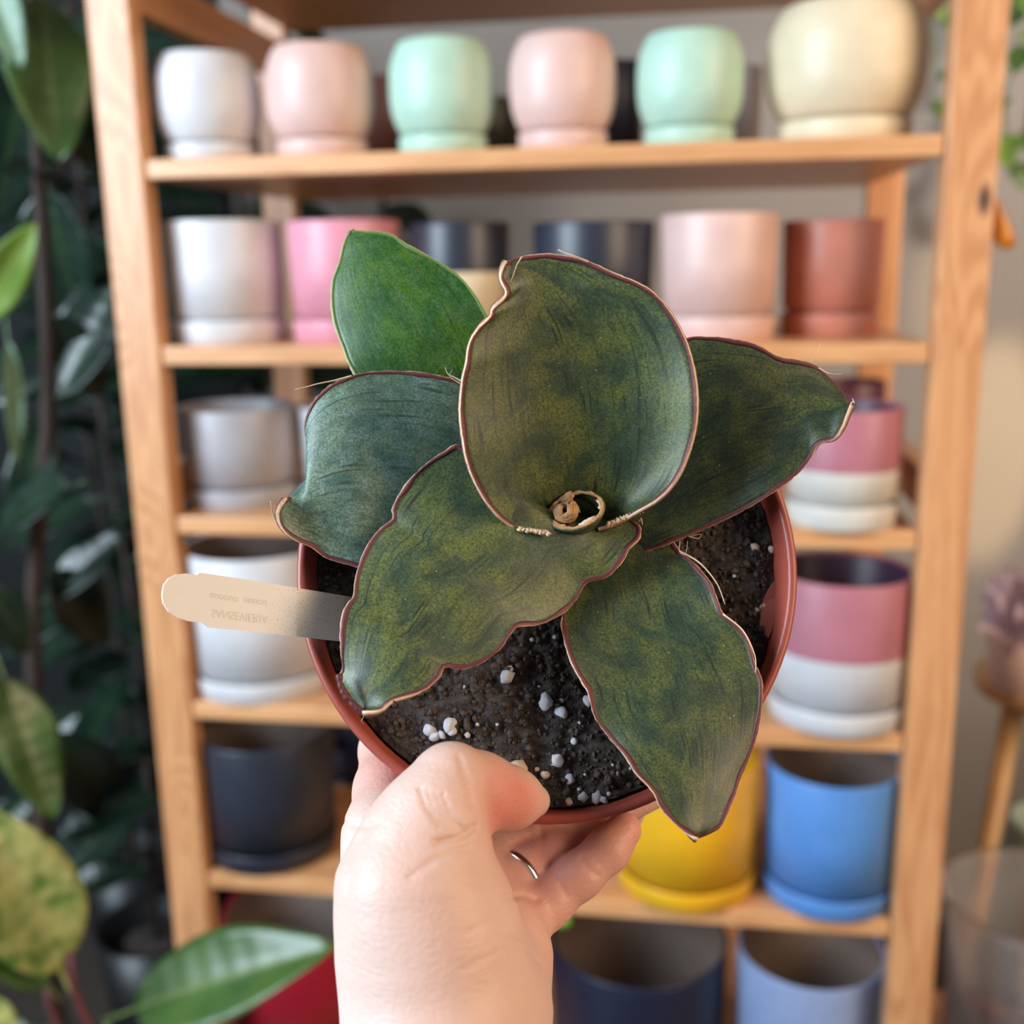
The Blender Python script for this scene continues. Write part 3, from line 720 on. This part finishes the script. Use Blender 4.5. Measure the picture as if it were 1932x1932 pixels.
# ghost lettering of the far side, showing through upside down
def ghost(txt, p0, p1, hpx):
    cu = bpy.data.curves.new('ghost', 'FONT'); cu.body = txt; cu.size = 1.0
    ob = bpy.data.objects.new('ghost', cu); COL.objects.link(ob)
    dg = bpy.context.evaluated_depsgraph_get(); me = bpy.data.meshes.new_from_object(ob.evaluated_get(dg))
    bpy.data.objects.remove(ob)
    co = np.array([v.co[:] for v in me.vertices]); fs = [tuple(p.vertices) for p in me.polygons]
    co[:, 0] -= co[:, 0].min(); co[:, 0] /= co[:, 0].max()
    V = []
    for c in co:
        x = p0[0]+(p1[0]-p0[0])*c[0]; y = p0[1]+(p1[1]-p0[1])*c[0] + c[1]*hpx      # mirrored top to bottom
        V.append(P(x, y, tagd(x)) + tn*.00006)
    return mesh_obj('ghost_lettering', V, fs, M['ink'], tg, False)
ghost('SANSEVIERIA', (399, 1149), (505, 1162), 22)
ghost('uuoouo', (396, 1118), (449, 1127), 20); ghost('ouuou', (459, 1127), (503, 1133), 20)

# ------------------------------------------------------------------ hand (one continuous skin from a distance field)
def camp(px, py, d):                              # camera-space metres (x right, y up, z towards viewer)
    d *= S; return np.array([(px-966)/FPX*d, (966-py)/FPX*d, -d])
def rc(p, a, b, ra, rb):                          # rounded cone distance
    ba = b-a; l2 = ba@ba; pa = p-a
    t = np.clip((pa@ba)/l2, 0, 1)
    return np.linalg.norm(pa-t[..., None]*ba, axis=-1) - (ra+(rb-ra)*t)
def smin(a, b, k):
    h = np.clip(.5+.5*(b-a)/k, 0, 1); return b*(1-h)+a*h-k*h*(1-h)
def chain(p, pts, k=.004):
    d = None
    for (a, ra), (b, rb) in zip(pts, pts[1:]):
        q = rc(p, a, b, ra, rb); d = q if d is None else smin(d, q, k)
    return d
K = camp
def hand_sdf(p):
    arm = chain(p, [(K(850, 2240, .245), .0258), (K(844, 2060, .258), .0248), (K(840, 1920, .272), .0236)], .01)
    thenar = chain(p, [(K(834, 1900, .272), .0226), (K(810, 1770, .268), .0216), (K(788, 1660, .268), .0178), (K(796, 1590, .270), .0140)], .012)
    back = chain(p, [(K(792, 1880, .286), .0170), (K(756, 1760, .288), .0132), (K(736, 1650, .290), .0116), (K(728, 1570, .297), .0106)], .01)
    palm = chain(p, [(K(905, 1900, .286), .0200), (K(920, 1800, .296), .0165), (K(925, 1720, .306), .0130)], .01)
    palm2 = chain(p, [(K(800, 1760, .297), .0140), (K(840, 1640, .308), .0110), (K(880, 1640, .312), .0095)], .01)
    body = smin(arm, thenar, .012); body = smin(body, back, .010)
    body = smin(body, palm, .009); body = smin(body, palm2, .008)
    index = chain(p, [(K(722, 1570, .297), .0106), (K(728, 1490, .312), .0092), (K(730, 1415, .332), .0084), (K(770, 1345, .346), .0076)], .004)
    middle = chain(p, [(K(860, 1640, .308), .0092), (K(930, 1592, .321), .0088), (K(1020, 1560, .328), .0080), (K(1122, 1538, .331), .0074), (K(1225, 1490, .335), .0066)], .004)
    ring = chain(p, [(K(925, 1700, .308), .0090), (K(985, 1645, .316), .0080), (K(1042, 1606, .323), .0074), (K(1110, 1570, .332), .0070), (K(1180, 1530, .338), .0064)], .004)
    pinky = chain(p, [(K(968, 1748, .305), .0086), (K(1030, 1705, .309), .0072), (K(1095, 1650, .312), .0065), (K(1146, 1604, .315), .0062), (K(1176, 1566, .318), .0056)], .004)
    th = chain(p, [(K(796, 1600, .270), .0138), (K(822, 1535, .270), .0120), (K(850, 1478, .274), .0106)], .006)
    th2 = chain(p, [(K(852, 1474, .2745), .0102), (K(908, 1494, .282), .0094), (K(965, 1506, .290), .0076), (K(1008, 1511, .296), .0046)], .006)
    th = smin(th, th2, .0016)
    fing = np.minimum(middle, ring); fing = np.minimum(fing, pinky)
    fing = smin(smin(middle, ring, .0012), pinky, .0012)
    body = smin(back, palm, .010); body = smin(body, palm2, .009)
    body = smin(body, index, .006); body = smin(body, arm, .012)
    d = smin(body, fing, .0042)
    col = smin(thenar, th, .006)
    d = smin(d, col, .0035 + .009*np.clip((-.083-p[..., 1])/.03, 0, 1))
    # creases, laid along polylines on the side facing the viewer
    zz = -p[..., 2]; X = 966+p[..., 0]/zz*FPX; Y = 966-p[..., 1]/zz*FPX
    def groove(poly, dep, wd, d1):
        nonlocal d
        q = None
        for (ax_, ay_), (bx_, by_) in zip(poly, poly[1:]):
            bx = bx_-ax_; by = by_-ay_; t = np.clip(((X-ax_)*bx+(Y-ay_)*by)/(bx*bx+by*by), 0, 1)
            c = np.hypot(X-ax_-t*bx, Y-ay_-t*by); q = c if q is None else np.minimum(q, c)
        d = d + dep*np.exp(-(q/wd)**2)*(zz < d1*S)
    groove([(893, 1560), (878, 1575), (855, 1584), (825, 1590)], .0009, 7, .275)
    groove([(866, 1430), (882, 1480), (888, 1520)], .0005, 6, .275)
    for q in range(4): groove([(872-q*14, 1568-q*3), (850-q*16, 1535-q*6), (835-q*14, 1500-q*4)], .0006, 5, .272)
    groove([(700, 1556), (676, 1590), (662, 1640), (657, 1680)], .0006, 7, .30)
    groove([(650, 1552), (690, 1560), (712, 1552)], .0005, 6, .30)
    groove([(772, 1655), (815, 1625), (860, 1603), (885, 1598)], .0005, 5, .268)
    groove([(960, 1770), (990, 1785), (1015, 1815)], .0006, 6, .31)
    groove([(950, 1694), (985, 1690), (1012, 1700)], .0007, 6, .32)
    groove([(1098, 1618), (1108, 1640), (1128, 1652)], .0005, 5, .325)
    groove([(1050, 1652), (1068, 1690)], .0004, 5, .32)
    groove([(1020, 1560), (1024, 1600), (1012, 1632)], .0004, 6, .335)
    groove([(880, 1760), (940, 1728)], .0003, 5, .28); groove([(870, 1830), (950, 1790)], .0003, 5, .28)
    return d
lo = K(620, 2180, .30); lo = np.array([(600-966)/FPX*.37, (966-2150)/FPX*.285, -.378]); hi = np.array([(1235-966)/FPX*.37+.012, (966-1330)/FPX*.37+.01, -.235])
hs = .00065
dims = np.ceil((hi-lo)/hs).astype(int)+1
gx, gy, gz = [lo[i]+hs*np.arange(dims[i]) for i in range(3)]
D = np.empty(dims, np.float32)
for i in range(0, dims[0], 12):
    X, Y, Z = np.meshgrid(gx[i:i+12], gy, gz, indexing='ij')
    D[i:i+12] = hand_sdf(np.stack([X, Y, Z], -1))
def surface_nets(D):
    s = D < 0
    nx, ny, nz = D.shape
    off = [(a, b, c) for a in (0, 1) for b in (0, 1) for c in (0, 1)]
    cnt = sum(s[a:nx-1+a, b:ny-1+b, c:nz-1+c].astype(np.int8) for a, b, c in off)
    act = (cnt > 0) & (cnt < 8)
    I = np.argwhere(act); idm = -np.ones(act.shape, np.int64); idm[act] = np.arange(len(I))
    acc = np.zeros((len(I), 3)); num = np.zeros(len(I))
    for a in range(8):
        for ax in range(3):
            oa = off[a]
            if oa[ax]: continue
            ob = list(oa); ob[ax] = 1
            va = D[I[:, 0]+oa[0], I[:, 1]+oa[1], I[:, 2]+oa[2]]; vb = D[I[:, 0]+ob[0], I[:, 1]+ob[1], I[:, 2]+ob[2]]
            cr = (va < 0) != (vb < 0)
            t = np.where(cr, va/np.where(cr, va-vb, 1), 0)
            pos = np.array(oa, float)[None] + 0; pos = np.repeat(pos, len(I), 0); pos[:, ax] += t
            acc[cr] += pos[cr]; num[cr] += 1
    V = I + acc/num[:, None]
    Fs = []
    for ax in range(3):
        b, c = (ax+1) % 3, (ax+2) % 3
        sl0 = [slice(None)]*3; sl1 = [slice(None)]*3; sl0[ax] = slice(0, -1); sl1[ax] = slice(1, None)
        ch = s[tuple(sl0)] != s[tuple(sl1)]
        E_ = np.argwhere(ch)
        ok = (E_[:, b] > 0) & (E_[:, c] > 0) & (E_[:, b] < D.shape[b]-1) & (E_[:, c] < D.shape[c]-1)
        E_ = E_[ok]
        q = []
        for db, dc in ((-1, -1), (0, -1), (0, 0), (-1, 0)):
            J = E_.copy(); J[:, b] += db; J[:, c] += dc; q.append(idm[J[:, 0], J[:, 1], J[:, 2]])
        q = np.stack(q, -1)
        ins = s[E_[:, 0], E_[:, 1], E_[:, 2]]
        q[~ins] = q[~ins][:, ::-1]
        Fs.append(q)
    return V, np.vstack(Fs)
HV, HF = surface_nets(D)
HF = HF[(HF >= 0).all(1)]
HVc = lo + HV*hs
HW = CAM + HVc[:, :1]*_r + HVc[:, 1:2]*_u - HVc[:, 2:3]*_f
root_w = HW.mean(0)
hand = mesh_obj('person', HW, HF, M['skin'])
tag(hand, 'bare left hand and wrist with a ring, gripping the plant pot from below', 'person')
smo = hand.modifiers.new('smooth', 'SMOOTH'); smo.factor = .5; smo.iterations = 2
# skin tint: flushed thumb pad, fingers and palm; paler wrist and back
def blob(c, r): return np.exp(-(np.linalg.norm(HVc-c, axis=1)/r)**2)
red = .95*blob(K(940, 1510, .276), .011) + .55*blob(K(985, 1520, .284), .008) + .5*blob(K(1190, 1560, .318), .012) + .35*blob(K(1080, 1590, .325), .022) + .45*blob(K(975, 1600, .322), .014) + .30*blob(K(960, 1760, .298), .02) + .55*blob(K(745, 1460, .310), .014) + .2*blob(K(1090, 1660, .312), .018)
pale = .8*blob(K(690, 1750, .285), .03) + .8*blob(K(700, 1900, .275), .03) + .4*blob(K(800, 1500, .262), .012)
ca = hand.data.color_attributes.new('tint', 'FLOAT_COLOR', 'POINT')
cd = np.zeros((len(HVc), 4), np.float32); cd[:, 0] = np.clip(red, 0, .85); cd[:, 1] = np.clip(pale, 0, .9); cd[:, 3] = 1
ca.data.foreach_set('color', cd.ravel())
# finger ring
def cw(c): return CAM + c[0]*_r + c[1]*_u - c[2]*_f
ra_ = cw(K(925, 1700, .308)); rb_ = cw(K(985, 1645, .316)); rm = cw(K(978, 1652, .315)); rdir = (rb_-ra_)/np.linalg.norm(rb_-ra_)
q1 = np.cross(rdir, _f); q1 /= np.linalg.norm(q1); q2 = np.cross(rdir, q1)
RR = .0087
lathe('finger_ring', [(RR-.0004, -.0013), (RR+.0006, -.0011), (RR+.0009, 0), (RR+.0006, .0011), (RR-.0004, .0013)], rm, M['silver'], None, 48, axis=(q1, q2, rdir), closed=True)
tag(bpy.data.objects['finger_ring'], 'slim polished silver band on the ring finger', 'ring')

# ------------------------------------------------------------------ foliage plants left of the shelf
def ficus_mat(name, c1, c2, rib, rough=.28, scale=3.0, lo_=.35, hi_=.65):
    n = NT(name); uv = n.n('ShaderNodeUVMap'); uv.uv_map = 'UVMap'
    sx = n.n('ShaderNodeSeparateXYZ'); n.l(uv.outputs[0], sx.inputs[0])
    c = n.mix(n.ramp(n.noise(n.coord('Object'), scale, 3, .6, .4), [(lo_, 0.), (hi_, 1.)]), c1, c2)
    wv = n.n('ShaderNodeTexWave'); wv.inputs['Scale'].default_value = 2.6; wv.inputs['Distortion'].default_value = 1.2
    n.l(uv.outputs[0], wv.inputs['Vector'])
    c = n.mix(n.ramp(sx.outputs[1], [(.455, 0.), (.485, .8), (.515, .8), (.545, 0.)]), c, rib)
    n.col(c); n.bump(wv.outputs[1], .05, .01)
    return n.set(Roughness=rough, Specular_IOR_Level=.5)
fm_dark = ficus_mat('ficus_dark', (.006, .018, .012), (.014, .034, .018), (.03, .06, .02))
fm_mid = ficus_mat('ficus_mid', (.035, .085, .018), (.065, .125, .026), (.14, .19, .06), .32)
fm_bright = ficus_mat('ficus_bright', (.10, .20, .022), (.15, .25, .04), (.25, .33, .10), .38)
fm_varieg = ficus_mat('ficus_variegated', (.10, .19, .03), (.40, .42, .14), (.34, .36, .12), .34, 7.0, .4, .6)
fm_pale = ficus_mat('ficus_pale', (.10, .20, .12), (.16, .27, .17), (.2, .3, .16), .4)
bark = NT('bark'); bark.col(bark.mix(bark.noise(bark.coord('Object', (9, 9, 1)), 9, 4), (.020, .012, .009), (.060, .036, .024))); M['bark'] = bark.set(Roughness=.8)
n = NT('red_stem'); n.col(n.mix(n.noise(n.coord('Object'), 40, 3), (.10, .018, .025), (.17, .04, .04))); M['redstem'] = n.set(Roughness=.5)
def bgleaf_mesh(name, mat, bend, fold, wav, asp, stalk=.18, nu=16, nv=9, seed=0):
    """unit-length blade along +X after a short stalk, normal +Z"""
    V = []; UV = []; F = []
    for i in range(nu+1):
        t = i/nu; wd = asp*.5*(math.sin(math.pi*min(1, t**.82))**.75 if 0 < t < 1 else 0.0) + .003
        for j in range(nv+1):
            s = 2*j/nv-1
            z = fold*abs(s)*wd - bend*t*t + wav*math.sin(t*11+s*1.3+seed)*abs(s)**2
            V.append((stalk+t, s*wd, z)); UV.append((t, j/nv))
    for i in range(nu):
        for j in range(nv):
            a = i*(nv+1)+j; F.append((a, a+nv+1, a+nv+2, a+1))
    k0 = len(V); r = .012
    for i in range(5):
        x = stalk*1.6*i/4
        for k in range(6):
            an = k*math.pi/3; V.append((x, r*math.cos(an), r*math.sin(an)-.006)); UV.append((0, .5))
    for i in range(4):
        for k in range(6): F.append((k0+i*6+k, k0+i*6+(k+1) % 6, k0+i*6+6+(k+1) % 6, k0+i*6+6+k))
    me = bpy.data.meshes.new(name); me.from_pydata(V, [], F); me.materials.append(mat)
    me.polygons.foreach_set('use_smooth', [True]*len(me.polygons))
    ul = me.uv_layers.new(name='UVMap'); li = np.empty(len(me.loops), dtype=np.int32); me.loops.foreach_get('vertex_index', li)
    ul.data.foreach_set('uv', np.array(UV, dtype=np.float32)[li].ravel()); me.update()
    return me
BGM = {}
for nm, mt in (('dark', fm_dark), ('mid', fm_mid), ('bright', fm_bright), ('varieg', fm_varieg), ('pale', fm_pale)):
    BGM[nm] = [bgleaf_mesh('ficus_leaf', mt, b, f, wv, .46, seed=q) for q, (b, f, wv) in enumerate(((.10, .25, .012), (.22, .35, .018), (.04, .15, .02)))]
def put_leaf(parent, p0, p1, nhint, kind, width=1.0, var=None):
    p0 = np.array(p0); p1 = np.array(p1); x = p1-p0; L = np.linalg.norm(x); x /= L
    z = np.array(nhint, float); z = z - x*np.dot(z, x); z /= np.linalg.norm(z); y = np.cross(z, x)
    sc = L/1.18
    me = BGM[kind][random.randrange(3) if var is None else var]
    o = bpy.data.objects.new('leaf', me)
    o.matrix_world = Matrix(((x[0]*sc, y[0]*sc*width, z[0]*sc, p0[0]), (x[1]*sc, y[1]*sc*width, z[1]*sc, p0[1]), (x[2]*sc, y[2]*sc*width, z[2]*sc, p0[2]), (0, 0, 0, 1)))
    COL.objects.link(o); o.parent = parent; o.matrix_parent_inverse = parent_inv(parent)
    so = o.modifiers.new('thickness', 'SOLIDIFY'); so.thickness = .006
    return o
tocam = lambda p: (CAM-np.array(p))/np.linalg.norm(CAM-np.array(p))
def floor_pot(parent, x, y, r, h, mat):
    lathe('planter_pot', [(0, 0), (r*.75, 0), (r*.78, .004), (r, h), (r-.01, h), (r-.012, h-.03), (0, h-.03)], (x, y, 0), mat, parent, 40)
    lathe('potting_soil', [(0, h-.028), (r-.02, h-.031), (r-.02, h-.06)], (x, y, 0), M['soil'], parent, 24)

# tall ficus standing against the left side of the shelf
fx, fy = -.165, .12
fic = empty('rubber_tree', (fx, fy, 0), 'tall dark-leaved indoor tree with brown trunk, left of the shelf', 'tree')
floor_pot(fic, fx-.02, fy, .13, .26, paint('floor_pot_charcoal', (.012, .012, .013)))
tp = [np.array([fx-.02, fy, .2])] + [np.array(ony(px, py, fy)) for px, py in ((112, 1932), (78, 1560), (62, 1150), (92, 760), (72, 300), (60, -120))]
tpc = catmull(tp, 30); tube('trunk', tpc, [.013-.006*i/29 for i in range(30)], M['bark'], fic, 10)
br = ony(72, 320, fy); tube('branch', catmull([br, ony(110, 340, fy+.02), ony(150, 250, fy+.03)], 8), .004, M['bark'], fic, 7)
FL = [  # base px, tip px, y plane base/tip, kind, width, normal tilt(x,y,z)
    ((70, -60), (115, 300), .10, .06, 'mid', 1.15, (.3, 0, .2)), ((-30, -90), (25, 110), .05, .02, 'pale', 1.0, (-.4, 0, .6)),
    ((60, 60), (-10, 420), .13, .16, 'dark', 1.2, (0, 0, .3)), ((72, 300), (10, 330), .12, .05, 'dark', 1.0, (0, 0, .6)),
    ((-70, 640), (62, 430), .02, .0, 'bright', .8, (.3, 0, .3)), ((92, 760), (30, 1000), .1, .08, 'dark', .9, (0, 0, .4)),
    ((10, 600), (38, 880), .06, .04, 'pale', .35, (.6, 0, .0)), ((165, 905), (-60, 1000), .03, .06, 'dark', 1.2, (.0, 0, 1.0)),
    ((85, 800), (230, 480), .14, .2, 'dark', 1.0, (-.5, 0, .2)), ((85, 300), (135, 640), .16, .2, 'dark', 1.1, (-.5, 0, .5)),
    ((80, 560), (200, 760), .14, .2, 'dark', 1.0, (-.3, 0, .6)), ((70, 1050), (220, 1220), .14, .2, 'dark', 1.1, (-.2, 0, .7)),
    ((65, 1150), (230, 1000), .15, .2, 'dark', 1.0, (-.4, 0, .5)), ((-10, 1230), (105, 1545), .04, .02, 'mid', .9, (.4, 0, .5)),
    ((70, 1350), (240, 1560), .15, .2, 'dark', 1.0, (-.3, 0, .7)), ((80, 1600), (290, 1480), .15, .22, 'dark', 1.1, (-.4, 0, .9)),
    ((85, 1700), (270, 1620), .16, .2, 'dark', .9, (-.3, 0, 1.0)), ((75, 1480), (-40, 1600), .12, .05, 'dark', 1.1, (0, 0, .5)),
    ((75, 1250), (-30, 1100), .1, .05, 'dark', 1.0, (0, 0, .5)), ((75, 120), (200, 330), .16, .25, 'dark', 1.1, (-.4, 0, .5)),
    ((90, 700), (-20, 760), .16, .12, 'dark', 1.1, (.2, 0, .5)), ((60, 200), (180, 20), .18, .22, 'dark', 1.0, (-.4, 0, .3)),
]
for (b, t, y0, y1, kd, wd, nt) in FL:
    p0 = ony(*b, fy+y0-.1); p1 = ony(*t, fy+y1-.1)
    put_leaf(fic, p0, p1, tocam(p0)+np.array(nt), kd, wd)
# dense dark thicket behind it
for q, (sx_, sy_) in enumerate(((-.12, .66), (.02, .80), (-.36, .52), (-.52, .74), (-.24, .84))):
    bush = empty('ficus_bush', (sx_, sy_, 0), ['slender dark ficus bush rising behind the left rear shelf post', 'dark ficus bush seen through the shelf beside the grey wall', 'dark ficus bush deep behind the brown trunk', 'dark ficus bush at the far left edge', 'dark ficus bush against the wall behind the left foliage'][q], 'bush', 'dark ficus thicket left of the shelf')
    floor_pot(bush, sx_, sy_, .10, .22, paint('floor_pot_dark%d' % q, (.010, .010, .010)))
    hgt = 1.72 if q != 1 else 1.45
    tube('stem', catmull([(sx_, sy_, .18), (sx_+.02, sy_, .7), (sx_-.01, sy_+.01, 1.2), (sx_+.01, sy_, hgt)], 14), .006, M['bark'], bush, 7)
    nl = 46 if q != 1 else 22
    for i in range(nl):
        z = .45+(hgt-.4)*i/nl; a = i*2.4+q
        L = random.uniform(.15, .24)
        d = np.array([math.cos(a), math.sin(a)*.7, random.uniform(-.5, .35)]); d /= np.linalg.norm(d)
        p0 = np.array([sx_, sy_, z]); p1 = p0+d*L
        if p1[1] > WY-.03: p1[1] = 2*(WY-.03)-p1[1]
        if p1[0] > -.06 and p1[1] < .50: p1[1] = .50+random.uniform(.01, .05)
        if q == 1 and p1[0] > .10: p1[0] = .10-random.uniform(0, .05)
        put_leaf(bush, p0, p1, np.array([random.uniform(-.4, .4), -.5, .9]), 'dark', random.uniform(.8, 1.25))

# leafy plants in front, bottom left
px0 = np.array([-.16, -.20, 0.]); 
vp = empty('variegated_plant', px0, 'bushy plant with yellow-variegated leaves at the lower left edge', 'houseplant')
floor_pot(vp, px0[0], px0[1], .12, .24, paint('floor_pot_clay', (.25, .10, .06)))
yv = -.20
st_top = ony(140, 1870, yv)
tube('stem', catmull([(px0[0], px0[1], .22), ony(210, 2080, yv), ony(165, 1932, yv), st_top, ony(132, 1800, yv)], 16), .0035, M['redstem'], vp, 8)
tube('stem', catmull([(px0[0]-.02, px0[1], .22), ony(150, 2060, yv+.01), ony(105, 1932, yv+.01), ony(85, 1850, yv+.01)], 16), .003, M['redstem'], vp, 8)
for b, t, y0, y1, kd, wd, nt in (((140, 1880), (-25, 1530), 0, -.02, 'varieg', 1.15, (.3, 0, .3)), ((118, 1890), (-60, 1690), .0, -.03, 'mid', 1.0, (.2, 0, .5)), ((60, 1945), (-120, 1905), 0, -.03, 'varieg', 1.3, (.0, 0, .9)), ((100, 1935), (-70, 1990), .02, 0, 'mid', 1., (0, 0, .8))):
    p0 = ony(*b, yv+y0); p1 = ony(*t, yv+y1); put_leaf(vp, p0, p1, tocam(p0)+np.array(nt), kd, wd, 0)
yl = -.14
lp0 = np.array([.02, -.14, 0.])
lp = empty('broadleaf_plant', lp0, 'plant reaching one broad glossy green leaf before the red pot', 'houseplant')
floor_pot(lp, lp0[0], lp0[1], .10, .2, paint('floor_pot_grey', (.12, .12, .12)))
tube('stem', catmull([(lp0[0], lp0[1], .18), ony(285, 2150, yl), ony(228, 2010, yl), ony(200, 1930, yl)], 14), .003, paint('green_stem', (.10, .18, .03)), lp, 8)
p0 = ony(196, 1925, yl); p1 = ony(602, 1775, yl-.03); put_leaf(lp, p0, p1, tocam(p0)+np.array([-.2, 0, .35]), 'mid', .82, 0)
p0 = ony(250, 1960, yl+.01); p1 = ony(340, 1860, yl+.06); put_leaf(lp, p0, p1, tocam(p0)+np.array([0, 0, .6]), 'dark', 1.2, 0)

# ------------------------------------------------------------------ right of the shelf
hw = ony(1960, -260, .92)
hp = empty('hanging_plant', (hw[0], .95, hw[2]), 'green trailing vine hanging down beside the right post', 'houseplant')
lathe('wall_planter', [(0, 0), (.06, 0), (.09, .12), (.085, .12), (.07, .10), (0, .10)], (hw[0], .955, hw[2]), pm_bone, hp, 32)
for q, pth in enumerate((((1925, -250), (1905, -60), (1915, 90), (1895, 200), (1905, 330)), ((1960, -250), (1955, -20), (1950, 120), (1935, 260)), ((1890, -250), (1790, -130), (1758, 0), (1765, 120), (1752, 210)))):
    pts = catmull([ony(x, y, .86) for x, y in pth], 20)
    tube('vine', pts, .002, M['redstem'] if q > 5 else fm_mid, hp, 6)
    for i in range(4, 20, 2):
        d = np.array([random.uniform(-.9, .9), random.uniform(-.8, .1), random.uniform(-1, .0)]); d /= np.linalg.norm(d)
        put_leaf(hp, pts[i], pts[i]+d*random.uniform(.06, .09)*(1 if q < 2 else .7), tocam(pts[i])+np.array([random.uniform(-.5, .5), 0, .5]), random.choice(['mid', 'bright', 'mid']), 1.4)
# amber ornament on the side of the right post
ap = ony(1889, 425, .012)
orn = empty('amber_ornament', ap, 'small amber-orange teardrop ornament hanging at the right post', 'ornament')
n = NT('amber'); n.col(n.mix(n.noise(n.coord('Object'), 90, 3), (.36, .09, .008), (.62, .22, .02))); M['amber'] = n.set(Roughness=.2)
pr = [(0, .028), (.002, .024), (.005, .014), (.0085, .0), (.010, -.010), (.0088, -.018), (.004, -.022), (0, -.0225)]
lathe('teardrop', pr, ap, M['amber'], orn, 20, axis=(np.array([1., 0, 0]), np.array([0, .45, 0]), np.array([-.28, 0, .96])))
tube('hook', [ap+np.array([-.008, 0, .027]), ap+np.array([-.014, 0, .034]), np.array([W+PW-.002, ap[1], ap[2]+.036])], .0008, M['silver'], orn, 6)
# wooden stool with a pink pot
sc_ = ony(2015, 1278, .36)
stool = empty('wooden_stool', (sc_[0], sc_[1], 0), 'pale wooden stool with splayed legs right of the shelf', 'stool')
lathe('seat', [(0, -.026), (.10, -.026), (.112, -.020), (.115, -.006), (.111, 0), (0, 0)], sc_, M['stool_wood'], stool, 48)
for a in (200, 320, 80):
    ca_, sa_ = math.cos(math.radians(a)), math.sin(math.radians(a))
    tube('leg', [(sc_[0]+.075*ca_, sc_[1]+.075*sa_, sc_[2]-.02), (sc_[0]+.15*ca_, sc_[1]+.15*sa_, 0)], [.014, .011], M['stool_wood'], stool, 12)
zz = sc_[2]
pc = ony(1945, 1235, .31); pc = np.array([pc[0], .32, zz])
pk = empty('pink_potted_plant', pc, 'fluffy lilac-pink plant in a pinkish pot on the wooden stool', 'potted plant')
lathe('pot_body', [(0, 0), (.040, 0), (.043, .003), (.052, .070), (.050, .071), (.047, .066), (.045, .05), (0, .05)], pc, pm_pinkw, pk, 40)
n = NT('lilac_foliage'); n.col(n.mix(n.noise(n.coord('Object'), 120, 4, .7), (.58, .42, .55), (.82, .70, .78))); M['lilac'] = n.set(Roughness=.7)
lil = bgleaf_mesh('lilac_leaf', M['lilac'], .15, .3, .05, .55, nu=6, nv=4); BGM['lilac'] = [lil]*3
for i in range(110):
    a = random.uniform(0, 6.28); e = random.uniform(.05, 1.3)
    d = np.array([math.cos(a)*math.cos(e), math.sin(a)*math.cos(e), math.sin(e)]); p0 = pc+np.array([0, 0, .062])+d*np.array([1, 1, 1.3])*random.uniform(.0, .050)
    put_leaf(pk, p0, p0+d*random.uniform(.022, .04), np.array([-d[2], -0.4, 1.0]), 'lilac', 1.4)
vc = ony(1990, 1700, .55); vh = float(ony(1990, 1555, .55)[2])/.68
fv = lathe('floor_vase', [(r_, z_*vh) for r_, z_ in [(0, 0), (.07, 0), (.09, .05), (.10, .35), (.092, .58), (.07, .66), (.072, .68), (.064, .68), (.062, .65), (.07, .5), (0, .4)]], (vc[0], .56, 0), pm_sage, None, 40)
tag(fv, 'tall pale sage floor vase behind the stool leg', 'vase')
# clear plastic tub with bark pieces
tz = ony(1800, 1692, .16)[2]; tcx = ony(1905, 1692, .16)[0] + .03
n = NT('clear_plastic'); n.col((.93, .92, .93)); n.bump(n.noise(n.coord('Object'), 8, 2), .1, .01)
M['clear'] = n.set(Roughness=.16, Transmission_Weight=.88, IOR=1.12)
crate_z = tz-.22
cr = empty('wooden_crate', (tcx, .17, 0), 'wooden crate carrying the clear tub', 'crate')
for k in range(4):
    z0 = crate_z*k/4+.01; z1 = crate_z*(k+1)/4-.004
    box('slat', (tcx-.11, .05, z0), (tcx+.13, .062, z1), M['wood_x'], cr, .001); box('slat', (tcx-.11, .278, z0), (tcx+.13, .29, z1), M['wood_x'], cr, .001)
    box('slat', (tcx-.11, .063, z0), (tcx-.098, .277, z1), M['wood_y'], cr, .001); box('slat', (tcx+.118, .063, z0), (tcx+.13, .277, z1), M['wood_y'], cr, .001)
box('top_panel', (tcx-.11, .05, crate_z-.004), (tcx+.13, .29, crate_z), M['wood_x'], cr, .001)
tub = lathe('clear_tub', [(0, 0), (.094, 0), (.098, .004), (.108, .212), (.114, .216), (.115, .220), (.106, .220), (.105, .214), (.095, .008), (0, .006)], (tcx+.01, .17, crate_z+.0005), M['clear'], None, 56)
tag(tub, 'clear plastic tub with rolled rim at the lower right', 'tub')
for lay in range(3):
    spots = []
    while len(spots) < 6:
        a = random.uniform(0, 6.28); r = .066*math.sqrt(random.random()); q = (r*math.cos(a), r*math.sin(a))
        if all(math.hypot(q[0]-t[0], q[1]-t[1]) > .042 for t in spots): spots.append(q)
    for i, q in enumerate(spots):
        s_ = random.uniform(.015, .019)
        o = bpy.data.objects.new('bark_piece', lump_data(20+i, 1, .3)); o.data.materials.append(pm_brown if i % 3 else pm_inner)
        o.location = (tcx+.01+q[0], .17+q[1], crate_z+.018+.024*lay); o.scale = (s_, s_*.9, s_*.66); o.rotation_euler = (0, 0, i*1.3)
        COL.objects.link(o); tag(o, 'brown bark piece lying in the clear tub', 'bark piece', 'bark pieces in the clear tub')
